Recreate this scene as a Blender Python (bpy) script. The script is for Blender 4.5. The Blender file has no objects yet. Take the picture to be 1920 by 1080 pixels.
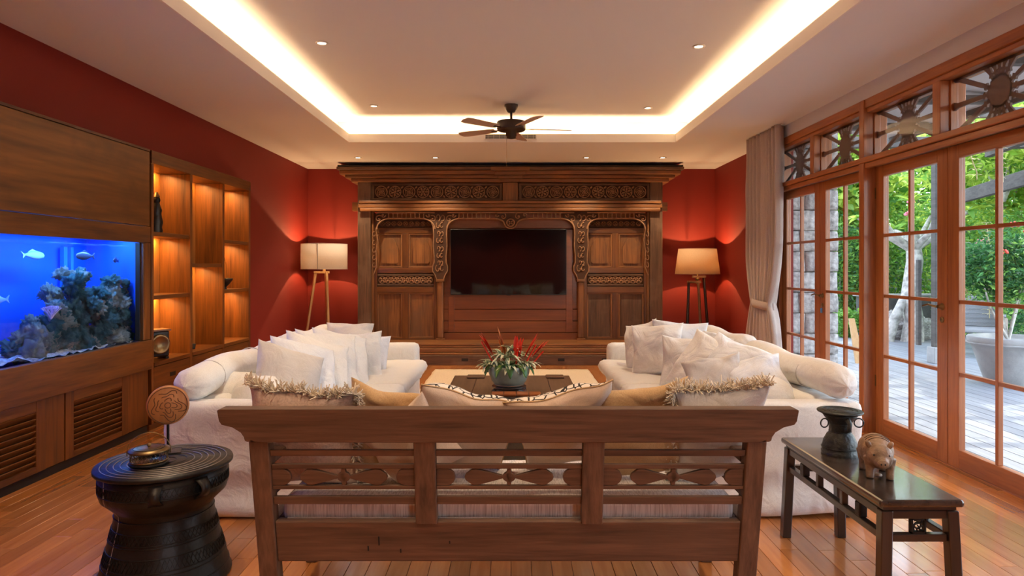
import bpy, math, random
from mathutils import Vector, Matrix, noise
PI = math.pi
S = bpy.context.scene
C = S.collection
R = random.Random(7)
EYE, F = 1.35, 1230.0          # eye height of the camera and focal length in pixels of the 1920 frame

# ------------------------------------------------------------------ camera, sky, sun, exposure
cam = bpy.data.objects.new('camera', bpy.data.cameras.new('camera'))
C.objects.link(cam)
cam.location = (0, 0, EYE)
cam.rotation_euler = (PI / 2, 0, 0)
cam.data.sensor_width = 36
cam.data.lens = F / 1920 * 36
cam.data.shift_x = -2 / 1920
cam.data.shift_y = -40 / 1920
cam.data.clip_start = 0.05
S.camera = cam
S.view_settings.view_transform = 'Standard'
S.view_settings.look = 'None'
S.view_settings.exposure = 0.0
S.view_settings.gamma = 1.0
S.view_settings.use_curve_mapping = False
S.cycles.use_denoising = True
S.cycles.max_bounces = 8
S.cycles.diffuse_bounces = 4
S.cycles.glossy_bounces = 4
S.cycles.transmission_bounces = 6
S.cycles.transparent_max_bounces = 12
S.cycles.sample_clamp_indirect = 6.0
S.cycles.caustics_reflective = False
S.cycles.caustics_refractive = False
W = bpy.data.worlds.new('sky')
S.world = W
W.use_nodes = True
wn = W.node_tree
sky = wn.nodes.new('ShaderNodeTexSky')
sky.sky_type = 'NISHITA'
sky.sun_disc = False
sky.sun_elevation = math.radians(58)
sky.sun_rotation = math.radians(50)
hz_ = wn.nodes.new('ShaderNodeHueSaturation'); hz_.inputs['Saturation'].default_value = .62
wn.links.new(sky.outputs[0], hz_.inputs['Color']); wn.links.new(hz_.outputs[0], wn.nodes['Background'].inputs[0])
wn.nodes['Background'].inputs[1].default_value = 1.6
sun = bpy.data.objects.new('sun', bpy.data.lights.new('sun', 'SUN'))
sun.data.energy = 3.5
sun.data.angle = math.radians(0.6)
sun.data.color = (1, .95, .85)
d = Vector((-.62, -.55, -.95))
sun.rotation_euler = d.to_track_quat('-Z', 'Y').to_euler()
C.objects.link(sun)

def area(name, loc, size, energy, col, direction=(0, 0, -1), long_axis=(0, 1, 0)):
    """size = (across, along long_axis)"""
    l = bpy.data.lights.new(name, 'AREA')
    l.shape = 'RECTANGLE'
    l.size, l.size_y = size
    l.energy = energy
    l.color = col
    o = bpy.data.objects.new(name, l)
    z = -Vector(direction).normalized(); y = Vector(long_axis); y = (y - z * y.dot(z)).normalized(); x = y.cross(z)
    o.matrix_world = Matrix.Translation(loc) @ Matrix((x, y, z)).transposed().to_4x4()
    C.objects.link(o)
    return o

WARM = (1, .60, .27)
COVE = (1, .68, .38)
# tray opening of the ceiling
TX0, TX1, TY0, TY1 = -1.98, 1.96, -0.8, 7.87
COVE_E = 29
for nm, loc, size, dr, ax in (
        ('cove_lamp', (TX0 - .06, (TY0 + TY1) / 2, 2.885), (.05, TY1 - TY0), (0.25, 0, 1), (0, 1, 0)),
        ('cove_lamp', (TX1 + .06, (TY0 + TY1) / 2, 2.885), (.05, TY1 - TY0), (-.25, 0, 1), (0, 1, 0)),
        ('cove_lamp', (0, TY1 + .06, 2.885), (.05, TX1 - TX0), (0, -.25, 1), (1, 0, 0)),
        ('cove_lamp', (0, TY0 - .06, 2.885), (.05, TX1 - TX0), (0, .25, 1), (1, 0, 0))):
    area(nm, loc, size, COVE_E * max(size) / 4, COVE, dr, ax)

def spot(loc, energy, angle=75, col=(1, .77, .51), blend=.6, aim=(0, 0, -1)):
    l = bpy.data.lights.new('downlight_and_fill_lamp', 'SPOT')
    l.energy = energy
    l.color = col
    l.spot_size = math.radians(angle)
    l.spot_blend = blend
    l.shadow_soft_size = .03
    o = bpy.data.objects.new('downlight_and_fill_lamp', l)
    o.location = loc
    o.rotation_euler = Vector(aim).to_track_quat('-Z', 'Y').to_euler()
    C.objects.link(o)
    return o

# ------------------------------------------------------------------ materials
def new_mat(name):
    m = bpy.data.materials.new(name)
    m.use_nodes = True
    return m, m.node_tree.nodes, m.node_tree.links, m.node_tree.nodes['Principled BSDF']

def plain(name, col, rough=.5, metal=0, bump=0, bscale=60, emit=None, estr=0, var=0, vscale=5, coat=0, sheen=0):
    m, n, l, b = new_mat(name)
    b.inputs['Base Color'].default_value = (*col, 1)
    b.inputs['Roughness'].default_value = rough
    b.inputs['Metallic'].default_value = metal
    b.inputs['Coat Weight'].default_value = coat
    b.inputs['Sheen Weight'].default_value = sheen
    if emit:
        b.inputs['Emission Color'].default_value = (*emit, 1)
        b.inputs['Emission Strength'].default_value = estr
    if bump or var:
        tc = n.new('ShaderNodeTexCoord')
    if var:
        t = n.new('ShaderNodeTexNoise'); t.inputs['Scale'].default_value = vscale; t.inputs['Detail'].default_value = 6
        l.new(tc.outputs['Object'], t.inputs['Vector'])
        r = n.new('ShaderNodeValToRGB')
        r.color_ramp.elements[0].position = .3; r.color_ramp.elements[1].position = .7
        r.color_ramp.elements[0].color = (*[c * (1 - var) for c in col], 1)
        r.color_ramp.elements[1].color = (*[min(1, c * (1 + var * .6)) for c in col], 1)
        l.new(t.outputs['Fac'], r.inputs['Fac']); l.new(r.outputs['Color'], b.inputs['Base Color'])
    if bump:
        t = n.new('ShaderNodeTexNoise'); t.inputs['Scale'].default_value = bscale; t.inputs['Detail'].default_value = 5
        l.new(tc.outputs['Object'], t.inputs['Vector'])
        bp = n.new('ShaderNodeBump'); bp.inputs['Strength'].default_value = bump; bp.inputs['Distance'].default_value = .01
        l.new(t.outputs['Fac'], bp.inputs['Height']); l.new(bp.outputs['Normal'], b.inputs['Normal'])
    return m

def wood(name, dark, light, axis='x', rough=.45, scale=1.0, bump=.25, wear=None, per_object=0.0, coat=0.0, stain=0.0):
    """grain runs along the given axis"""
    m, n, l, b = new_mat(name)
    tc = n.new('ShaderNodeTexCoord'); mp = n.new('ShaderNodeMapping')
    sc = {'x': (.6, 9, 9), 'y': (9, .6, 9), 'z': (9, 9, .6)}[axis]
    mp.inputs['Scale'].default_value = [s * scale for s in sc]
    l.new(tc.outputs['Object'], mp.inputs['Vector'])
    vec = mp.outputs['Vector']
    oi = n.new('ShaderNodeObjectInfo'); ge = n.new('ShaderNodeNewGeometry')
    ad = n.new('ShaderNodeMath'); ad.operation = 'ADD'
    l.new(oi.outputs['Random'], ad.inputs[0]); l.new(ge.outputs['Random Per Island'], ad.inputs[1])
    fr = n.new('ShaderNodeMath'); fr.operation = 'FRACT'; l.new(ad.outputs[0], fr.inputs[0])
    if per_object:
        va = n.new('ShaderNodeVectorMath'); va.operation = 'ADD'
        ml = n.new('ShaderNodeMath'); ml.operation = 'MULTIPLY'; ml.inputs[1].default_value = 37
        l.new(fr.outputs[0], ml.inputs[0]); l.new(ml.outputs[0], va.inputs[1]); l.new(vec, va.inputs[0])
        vec = va.outputs[0]
    n1 = n.new('ShaderNodeTexNoise'); n1.inputs['Scale'].default_value = 1.0; n1.inputs['Detail'].default_value = 7
    n1.inputs['Roughness'].default_value = .62; n1.inputs['Distortion'].default_value = .9
    l.new(vec, n1.inputs['Vector'])
    n2 = n.new('ShaderNodeTexNoise'); n2.inputs['Scale'].default_value = 5.5; n2.inputs['Detail'].default_value = 6
    l.new(vec, n2.inputs['Vector'])
    mx = n.new('ShaderNodeMix'); mx.data_type = 'FLOAT'; mx.inputs[0].default_value = .38
    l.new(n1.outputs['Fac'], mx.inputs[2]); l.new(n2.outputs['Fac'], mx.inputs[3])
    r = n.new('ShaderNodeValToRGB')
    e = r.color_ramp.elements
    e[0].position = .33; e[1].position = .66
    e[0].color = (*dark, 1); e[1].color = (*light, 1)
    l.new(mx.outputs[0], r.inputs['Fac'])
    col = r.outputs['Color']
    if per_object:
        hv = n.new('ShaderNodeHueSaturation')
        mr = n.new('ShaderNodeMapRange'); mr.inputs['To Min'].default_value = 1 - per_object; mr.inputs['To Max'].default_value = 1 + per_object
        l.new(fr.outputs[0], mr.inputs['Value']); l.new(mr.outputs[0], hv.inputs['Value'])
        l.new(col, hv.inputs['Color']); col = hv.outputs['Color']
    if wear:
        n3 = n.new('ShaderNodeTexNoise'); n3.inputs['Scale'].default_value = 3.2; n3.inputs['Detail'].default_value = 8
        l.new(tc.outputs['Object'], n3.inputs['Vector'])
        r3 = n.new('ShaderNodeValToRGB'); r3.color_ramp.elements[0].position = .5; r3.color_ramp.elements[1].position = .68
        r3.color_ramp.elements[1].color = (.7, .7, .7, 1)
        l.new(n3.outputs['Fac'], r3.inputs['Fac'])
        m3 = n.new('ShaderNodeMix'); m3.data_type = 'RGBA'
        l.new(r3.outputs['Color'], m3.inputs[0]); l.new(col, m3.inputs[6]); m3.inputs[7].default_value = (*wear, 1)
        col = m3.outputs[2]
    l.new(col, b.inputs['Base Color'])
    b.inputs['Roughness'].default_value = rough
    b.inputs['Coat Weight'].default_value = coat
    b.inputs['Coat Roughness'].default_value = .12
    if bump:
        bp = n.new('ShaderNodeBump'); bp.inputs['Strength'].default_value = bump; bp.inputs['Distance'].default_value = .004
        l.new(mx.outputs[0], bp.inputs['Height']); l.new(bp.outputs['Normal'], b.inputs['Normal'])
    return m

def fabric(name, col, col2=None, scale=260, bump=.25, stripe=False, rough=.92, fold=0.0):
    m, n, l, b = new_mat(name)
    tc = n.new('ShaderNodeTexCoord')
    t = n.new('ShaderNodeTexNoise'); t.inputs['Scale'].default_value = scale; t.inputs['Detail'].default_value = 2
    l.new(tc.outputs['Object'], t.inputs['Vector'])
    if stripe:
        t = n.new('ShaderNodeTexNoise'); t.inputs['Scale'].default_value = 1; t.inputs['Detail'].default_value = 3
        mp = n.new('ShaderNodeMapping'); mp.inputs['Scale'].default_value = (220, 30, 8)
        l.new(tc.outputs['Object'], mp.inputs['Vector']); l.new(mp.outputs[0], t.inputs['Vector'])
    r = n.new('ShaderNodeValToRGB')
    c2 = col2 or [c * .88 for c in col]
    r.color_ramp.elements[0].position = .35; r.color_ramp.elements[1].position = .6
    r.color_ramp.elements[0].color = (*c2, 1); r.color_ramp.elements[1].color = (*col, 1)
    l.new(t.outputs['Fac'], r.inputs['Fac']); l.new(r.outputs['Color'], b.inputs['Base Color'])
    b.inputs['Roughness'].default_value = rough
    b.inputs['Sheen Weight'].default_value = .25
    bp = n.new('ShaderNodeBump'); bp.inputs['Strength'].default_value = bump; bp.inputs['Distance'].default_value = .002
    l.new(t.outputs['Fac'], bp.inputs['Height'])
    if fold:
        t2 = n.new('ShaderNodeTexNoise'); t2.inputs['Scale'].default_value = 7; t2.inputs['Detail'].default_value = 3; t2.inputs['Distortion'].default_value = 1.2
        l.new(tc.outputs['Object'], t2.inputs['Vector'])
        b2 = n.new('ShaderNodeBump'); b2.inputs['Strength'].default_value = fold; b2.inputs['Distance'].default_value = .03
        l.new(t2.outputs['Fac'], b2.inputs['Height']); l.new(bp.outputs['Normal'], b2.inputs['Normal'])
        l.new(b2.outputs['Normal'], b.inputs['Normal'])
    else:
        l.new(bp.outputs['Normal'], b.inputs['Normal'])
    return m

def glass(name, tint=(1, 1, 1), r0=.02):
    """thin pane: straight transmission plus a Schlick reflection"""
    m, n, l, b = new_mat(name)
    n.remove(b)
    tr = n.new('ShaderNodeBsdfTransparent'); tr.inputs[0].default_value = (*tint, 1)
    gl = n.new('ShaderNodeBsdfGlossy'); gl.inputs['Roughness'].default_value = 0
    lw = n.new('ShaderNodeLayerWeight'); lw.inputs[0].default_value = .5
    pw = n.new('ShaderNodeMath'); pw.operation = 'POWER'; pw.inputs[1].default_value = 5
    ma = n.new('ShaderNodeMath'); ma.operation = 'MULTIPLY_ADD'; ma.inputs[1].default_value = .6; ma.inputs[2].default_value = r0
    mx = n.new('ShaderNodeMixShader')
    l.new(lw.outputs['Facing'], pw.inputs[0]); l.new(pw.outputs[0], ma.inputs[0]); l.new(ma.outputs[0], mx.inputs[0])
    l.new(tr.outputs[0], mx.inputs[1]); l.new(gl.outputs[0], mx.inputs[2])
    l.new(mx.outputs[0], n['Material Output'].inputs[0])
    return m

M = {}
M['red'] = plain('red_paint', (.20, .0095, .002), .7, bump=.04, bscale=220)
M['ceil'] = plain('ceiling_paint', (.77, .76, .75), .85)
M['fascia'] = plain('fascia_paint', (.85, .80, .74), .8)
M['header'] = plain('header_paint', (.62, .58, .57), .8)
for a in 'xyz':
    M['teak_' + a] = wood('teak_' + a, (.050, .013, .0012), (.21, .070, .008), a, .45, 1.0, .25, coat=.12)
    M['door_' + a] = wood('door_teak_' + a, (.24, .066, .013), (.45, .140, .032), a, .42, 1.4, .12, coat=.15)
    M['geb_' + a] = wood('old_teak_' + a, (.10, .034, .009), (.33, .130, .034), a, .5, 1.2, .4, wear=(.16, .075, .032))
    M['gray_' + a] = wood('weathered_teak_' + a, (.055, .027, .013), (.18, .09, .045), a, .62, 1.3, .6, wear=(.20, .12, .07))
    M['bench_' + a] = wood('bench_teak_' + a, (.040, .019, .011), (.175, .094, .058), a, .65, 1.5, .8, wear=(.10, .055, .034))
    M['black_' + a] = wood('dark_lacquer_' + a, (.012, .008, .006), (.045, .026, .018), a, .28, 1.0, .2, coat=.4)
M['shelfback'] = wood('lit_teak_z', (.17, .055, .008), (.46, .185, .035), 'z', .5, .9, .15)  # teak copy with the shelf lamps' orange glow put into its colour
M['panelred'] = wood('board_x', (.17, .045, .014), (.27, .075, .022), 'x', .3, .7, .1, coat=.2)
M['plank'] = wood('floor_plank', (.36, .115, .026), (.56, .215, .058), 'y', .22, .8, .05, per_object=.26, coat=.7)
M['gap'] = plain('floor_gap', (.05, .018, .006), .6)
M['sofa'] = fabric('white_slipcover', (.84, .82, .78), fold=.35)
M['white'] = fabric('white_linen', (.87, .85, .81), fold=.6)
M['grey_w'] = fabric('pale_grey_linen', (.60, .56, .53), fold=.45)
M['bluew'] = fabric('cool_white_linen', (.80, .82, .86), fold=.6)
M['tan'] = fabric('tan_linen', (.56, .37, .19), (.47, .30, .15), fold=.4)
M['beige'] = fabric('beige_linen', (.66, .50, .38), (.60, .44, .33), fold=.3)
M['fringe'] = fabric('fringe_yarn', (.80, .70, .56), (.72, .60, .46), fold=0)
M['pinkw'] = fabric('rose_weave', (.66, .49, .40), (.54, .39, .31), scale=120, bump=.8, fold=.2)
M['stripe'] = fabric('ticking_pad', (.78, .72, .66), (.48, .41, .36), stripe=True)
M['curtain'] = fabric('curtain_linen', (.52, .42, .36), scale=180)
M['rug'] = fabric('cream_rug', (.78, .62, .40), (.62, .46, .27), scale=90, bump=1.0)
M['blacki'] = plain('black_iron', (.02, .017, .016), .38, .6, bump=.3, bscale=40, var=.4)
M['bronze'] = plain('black_bronze', (.020, .018, .018), .40, .5, bump=.25, bscale=30, var=.5, vscale=9)
M['silver'] = plain('worn_edge', (.32, .28, .26), .4, .7)
M['green_b'] = plain('patina_bronze', (.060, .066, .064), .45, .7, bump=.5, bscale=50, var=.5, vscale=14)
M['brass'] = plain('aged_brass', (.22, .15, .07), .35, .9)
M['steel'] = plain('brushed_steel', (.42, .38, .34), .3, .9)
M['dark'] = plain('dark_void', (.010, .007, .005), .7)
M['tv'] = plain('tv_screen', (.003, .003, .004), .06, coat=.3)
M['tvf'] = plain('tv_frame', (.012, .012, .012), .3)
M['glass'] = glass('window_glass', (.97, .98, .98))
M['tank'] = glass('tank_glass', (.90, .95, 1), .012)
M['shade'] = None
M['white_p'] = plain('white_trim', (.8, .76, .7), .5)
M['lampon'] = plain('lit_lens', (1, .9, .75), .5, emit=(1, .82, .55), estr=14)
M['stone'] = plain('rough_stone', (.46, .44, .42), .95, bump=1.0, bscale=40, var=.55, vscale=16)
M['stone_d'] = plain('dark_stone', (.10, .105, .10), .95, bump=.8, bscale=20, var=.4)
M['deck'] = wood('grey_deck', (.165, .175, .195), (.29, .31, .335), 'y', .5, .8, .3, per_object=.12)
M['concrete'] = plain('grey_concrete', (.36, .36, .35), .85, bump=.4, bscale=30, var=.25)
M['beam'] = wood('grey_beam', (.055, .05, .045), (.13, .12, .105), 'y', .8, 1.0, .4)
M['bark'] = plain('pale_bark', (.52, .49, .44), .9, bump=.8, bscale=25, var=.5, vscale=12)
M['soil'] = plain('garden_soil', (.12, .085, .05), 1, bump=.6)
def leafmat(name, c1, c2):
    m, n, l, b = new_mat(name)
    ge = n.new('ShaderNodeNewGeometry'); r = n.new('ShaderNodeValToRGB')
    r.color_ramp.elements[0].color = (*c1, 1); r.color_ramp.elements[1].color = (*c2, 1)
    l.new(ge.outputs['Random Per Island'], r.inputs['Fac']); l.new(r.outputs['Color'], b.inputs['Base Color'])
    b.inputs['Roughness'].default_value = .4
    tr = n.new('ShaderNodeBsdfTranslucent'); l.new(r.outputs['Color'], tr.inputs[0])
    mx = n.new('ShaderNodeMixShader'); mx.inputs[0].default_value = .45
    l.new(b.outputs[0], mx.inputs[1]); l.new(tr.outputs[0], mx.inputs[2]); l.new(mx.outputs[0], n['Material Output'].inputs[0])
    return m
M['leaf_b'] = leafmat('leaf_bright', (.20, .42, .04), (.70, .82, .16))
M['leaf_m'] = leafmat('leaf_mid', (.09, .28, .05), (.34, .60, .13))
M['leaf_d'] = leafmat('leaf_deep', (.025, .12, .04), (.10, .30, .09))
M['leaf_y'] = leafmat('leaf_straw', (.55, .48, .28), (.75, .68, .42))
M['redfl'] = plain('red_flower', (.85, .10, .06), .6)
M['pinkfl'] = plain('pink_flower', (.9, .25, .32), .6)

# ------------------------------------------------------------------ mesh helpers
class MB:
    def __init__(s): s.v = []; s.f = []; s.mi = []; s.sm = []
    def add(s, vs, fs, mi=0, smooth=False):
        k = len(s.v); s.v += [tuple(p) for p in vs]
        for f in fs:
            s.f.append(tuple(i + k for i in f)); s.mi.append(mi); s.sm.append(smooth)
        return s
    def box(s, x0, x1, y0, y1, z0, z1, mi=0):
        return s.add([(x0, y0, z0), (x1, y0, z0), (x1, y1, z0), (x0, y1, z0), (x0, y0, z1), (x1, y0, z1), (x1, y1, z1), (x0, y1, z1)],
                     [(0, 3, 2, 1), (4, 5, 6, 7), (0, 1, 5, 4), (1, 2, 6, 5), (2, 3, 7, 6), (3, 0, 4, 7)], mi)
    def prism(s, pts, axis, a, b, mi=0, smooth=False):
        """polygon (two free axes in xyz order) extruded along axis from a to b"""
        n = len(pts); vs = []
        for t in (a, b):
            for p, q in pts:
                vs.append({'x': (t, p, q), 'y': (p, t, q), 'z': (p, q, t)}[axis])
        s.add(vs, [tuple(range(n))[::-1], tuple(range(n, 2 * n))], mi)
        return s.add(vs, [(i, (i + 1) % n, n + (i + 1) % n, n + i) for i in range(n)], mi, smooth)
    def tube(s, pts, r, n=8, closed=False, mi=0, flat=1.0):
        pts = [Vector(p) for p in pts]; m = len(pts); vs = []
        rr = r if isinstance(r, (list, tuple)) else [r] * m
        ref = None
        for i, p in enumerate(pts):
            if closed: t = pts[(i + 1) % m] - pts[i - 1]
            else: t = pts[min(i + 1, m - 1)] - pts[max(i - 1, 0)]
            t.normalize()
            if ref is None:
                ref = Vector((0, 0, 1)) if abs(t.z) < .9 else Vector((1, 0, 0))
            u = (ref - t * ref.dot(t))
            if u.length < 1e-5: u = t.orthogonal()
            u.normalize(); w = t.cross(u); ref = u
            for k in range(n):
                a = 2 * PI * k / n
                vs.append(p + (u * math.cos(a) * flat + w * math.sin(a)) * rr[i])
        fs = []
        for i in range(m if closed else m - 1):
            for k in range(n):
                a, b = i * n + k, i * n + (k + 1) % n
                c, d = ((i + 1) % m) * n + (k + 1) % n, ((i + 1) % m) * n + k
                fs.append((a, b, c, d))
        s.add(vs, fs, mi, True)
        if not closed:
            s.add(vs, [tuple(range(n))[::-1], tuple(range((m - 1) * n, m * n))], mi)
        return s
    def lathe(s, prof, n=32, c=(0, 0, 0), mi=0, smooth=True, sx=1, sy=1):
        vs = []
        for r, z in prof:
            for k in range(n):
                a = 2 * PI * k / n
                vs.append((c[0] + r * math.cos(a) * sx, c[1] + r * math.sin(a) * sy, c[2] + z))
        m = len(prof)
        fs = [(i * n + k, i * n + (k + 1) % n, (i + 1) * n + (k + 1) % n, (i + 1) * n + k) for i in range(m - 1) for k in range(n)]
        s.add(vs, fs, mi, smooth)
        s.add(vs, [tuple(range(n))[::-1], tuple(range((m - 1) * n, m * n))], mi)
        return s
    def ball(s, c, r, n=12, m=8, mi=0, rot=None):
        r = r if isinstance(r, (tuple, list)) else (r, r, r)
        vs = []; c = Vector(c)
        for i in range(m + 1):
            t = PI * i / m
            for k in range(n):
                a = 2 * PI * k / n
                p = Vector((r[0] * math.sin(t) * math.cos(a), r[1] * math.sin(t) * math.sin(a), -r[2] * math.cos(t)))
                if rot: p.rotate(rot)
                vs.append(p + c)
        fs = [(i * n + k, i * n + (k + 1) % n, (i + 1) * n + (k + 1) % n, (i + 1) * n + k) for i in range(m) for k in range(n)]
        return s.add(vs, fs, mi, True)
    def torus(s, c, r, t, axis='z', n=24, k=6, mi=0, a0=0, a1=2 * PI):
        full = abs(a1 - a0) > 6.28
        pts = []
        for i in range(n if full else n + 1):
            a = a0 + (a1 - a0) * i / n
            p = {'z': (math.cos(a), math.sin(a), 0), 'y': (math.cos(a), 0, math.sin(a)), 'x': (0, math.cos(a), math.sin(a))}[axis]
            pts.append((c[0] + r * p[0], c[1] + r * p[1], c[2] + r * p[2]))
        return s.tube(pts, t, k, closed=full, mi=mi)
    def mesh(s, name, mats):
        me = bpy.data.meshes.new(name)
        me.from_pydata(s.v, [], s.f)
        mats = mats if isinstance(mats, (list, tuple)) else [mats]
        for m in mats: me.materials.append(m)
        me.polygons.foreach_set('material_index', s.mi)
        me.polygons.foreach_set('use_smooth', s.sm)
        me.validate(); me.update()
        return me
    def build(s, name, mats, parent=None, bevel=0, segs=2):
        return link(name, s.mesh(name, mats), parent, bevel, segs)

def link(name, me, parent=None, bevel=0, segs=2):
    o = bpy.data.objects.new(name, me)
    C.objects.link(o)
    if parent is not None: o.parent = parent
    if bevel:
        b = o.modifiers.new('bevel', 'BEVEL'); b.width = bevel; b.segments = segs; b.limit_method = 'ANGLE'; b.angle_limit = math.radians(40)
        b.harden_normals = False
    return o

def tag(o, label=None, cat=None, group=None, kind=None):
    if label: o['label'] = label
    if cat: o['category'] = cat
    if group: o['group'] = group
    if kind: o['kind'] = kind
    return o

def thing(name, label, cat, loc=(0, 0, 0), rz=0, group=None):
    o = bpy.data.objects.new(name, None); C.objects.link(o)
    o.location = loc; o.rotation_euler = (0, 0, rz)
    o.empty_display_size = .1
    return tag(o, label, cat, group)

def struct(o): o['kind'] = 'structure'; return o

def bx(name, mat, x0, x1, y0, y1, z0, z1, parent=None, bevel=.003):
    return MB().box(min(x0, x1), max(x0, x1), min(y0, y1), max(y0, y1), min(z0, z1), max(z0, z1)).build(name, mat, parent, bevel)

def copy_tree(o, parent=None):
    c = o.copy(); C.objects.link(c)
    if parent is not None: c.parent = parent
    for ch in [q for q in bpy.data.objects if q.parent == o]: copy_tree(ch, c)
    return c

def softbox(x0, x1, y0, y1, z0, z1, r, step=.05, amp=.006, seed=0, fold=None):
    lo = Vector((x0, y0, z0)); hi = Vector((x1, y1, z1)); dim = hi - lo
    n = [max(2, int(round(dim[i] / step))) for i in range(3)]
    idx = {}; vs = []; fs = []
    def vid(i, j, k):
        key = (i, j, k)
        if key not in idx:
            p = Vector((lo[0] + dim[0] * i / n[0], lo[1] + dim[1] * j / n[1], lo[2] + dim[2] * k / n[2]))
            q = Vector([min(max(p[a], lo[a] + r), hi[a] - r) for a in range(3)])
            dv = p - q
            if dv.length > 1e-6:
                nn = dv.normalized(); p = q + nn * min(r, dv.length if False else r)
            else: nn = Vector((0, 0, 0))
            nz = noise.noise(p * 6 + Vector((seed, 0, 0))) + .5 * noise.noise(p * 13 + Vector((0, seed, 0)))
            p = p + nn * nz * amp
            if fold: p = p + nn * fold(p)
            idx[key] = len(vs); vs.append(p)
        return idx[key]
    for (a, b, c) in ((0, 1, 2), (1, 2, 0), (2, 0, 1)):
        for side in (0, n[c]):
            for i in range(n[a]):
                for j in range(n[b]):
                    q = []
                    for di, dj in ((0, 0), (1, 0), (1, 1), (0, 1)):
                        t = [0, 0, 0]; t[a] = i + di; t[b] = j + dj; t[c] = side
                        q.append(vid(*t))
                    fs.append(q if side else q[::-1])
    return MB().add(vs, fs, 0, True)

def cushion(name, label, w, h, t, loc, normal, roll=0, mats=None, seed=0, group=None, pull=.09, wr=.022, piping=None, fringe=None, n=24, sag=0, fr_edges='tlr', cat='cushion'):
    vs = []; fs = []; mi = []; top = {}; bot = {}
    for s, dct in ((1, top), (-1, bot)):
        for i in range(n + 1):
            for j in range(n + 1):
                if s == -1 and (i in (0, n) or j in (0, n)):
                    dct[i, j] = top[i, j]; continue
                u = -math.cos(PI * i / n); v = -math.cos(PI * j / n)
                u = u * .55 + (2 * i / n - 1) * .45; v = v * .55 + (2 * j / n - 1) * .45
                x = w / 2 * u * (1 - pull * (1 - v * v)); y = h / 2 * v * (1 - pull * (1 - u * u))
                y -= sag * (1 - u * u) * max(v, 0)
                th = t / 2 * (max(0, (1 - abs(u) ** 2.4) * (1 - abs(v) ** 2.4))) ** .5
                q = Vector((x * 5 + seed * 3.1, y * 5, s * 2))
                nz = noise.noise(q) * .9 + noise.noise(q * 2.3) * .5
                rad = math.sin(math.atan2(abs(y) + .02, abs(x) + .02) * 14 + seed) * (abs(u * v)) * .5
                e = min(1, 3 * (1 - max(abs(u), abs(v))) + .08)
                z = s * th + (nz + rad) * wr * e
                z += .02 * noise.noise(Vector((u * 1.3 + seed, v * 1.3, 5))) * (2 if max(abs(u), abs(v)) > .8 else 1)
                dct[i, j] = len(vs); vs.append((x, y, z))
    for s, dct in ((1, top), (-1, bot)):
        for i in range(n):
            for j in range(n):
                q = (dct[i, j], dct[i + 1, j], dct[i + 1, j + 1], dct[i, j + 1])
                fs.append(q if s == 1 else q[::-1]); mi.append(0 if s == 1 else 1)
    mats = mats if isinstance(mats, (list, tuple)) else [mats, mats]
    b = MB(); b.v = [tuple(p) for p in vs]; b.f = fs; b.mi = mi; b.sm = [True] * len(fs)
    o = b.build(name, list(mats))
    tag(o, label, cat, group)
    nrm = Vector(normal).normalized(); up = Vector((0, 0, 1)); up = (up - nrm * up.dot(nrm))
    if up.length < 1e-3: up = Vector((0, 1, 0))
    up.normalize(); rt = up.cross(nrm)
    mat = Matrix((rt, up, nrm)).transposed().to_4x4()
    o.matrix_world = Matrix.Translation(loc) @ mat @ Matrix.Rotation(roll, 4, 'Z')
    if piping or fringe:
        loop = [top[i, 0] for i in range(n)] + [top[n, j] for j in range(n)] + [top[i, n] for i in range(n, 0, -1)] + [top[0, j] for j in range(n, 0, -1)]
        pts = [Vector(vs[k]) for k in loop]
        if piping:
            link('piping', MB().tube(pts, .004, 5, closed=True).mesh('piping', piping), o)
        if fringe:
            rr = random.Random(seed); fb = MB()
            m = len(pts)
            for q in range(m):
                side = 'brtl'[q // n]
                if side not in fr_edges: continue
                for rep in range(16):
                    f = rr.random(); p = pts[q].lerp(pts[(q + 1) % m], f)
                    dr = Vector((p.x, p.y, 0)).normalized()
                    if side in 'tb': dr = Vector((0, 1 if side == 't' else -1, 0))
                    else: dr = Vector((1 if side == 'r' else -1, 0, 0))
                    dr = dr + Vector((rr.uniform(-.7, .7), rr.uniform(-.7, .7), rr.uniform(-1.3, 1.3)))
                    dr.normalize(); L = rr.uniform(.02, .05)
                    p1 = p + dr * L * .6; p2 = p + dr * L + Vector((rr.uniform(-.01, .01), rr.uniform(-.01, .01), rr.uniform(-.012, .012)))
                    fb.tube([p, p1, p2], [.0034, .0032, .0022], 3)
            f = link('fringe', fb.mesh('fringe', fringe), o); f['kind'] = 'stuff'; f['label'] = 'shaggy cream yarn fringe'
    return o
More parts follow.
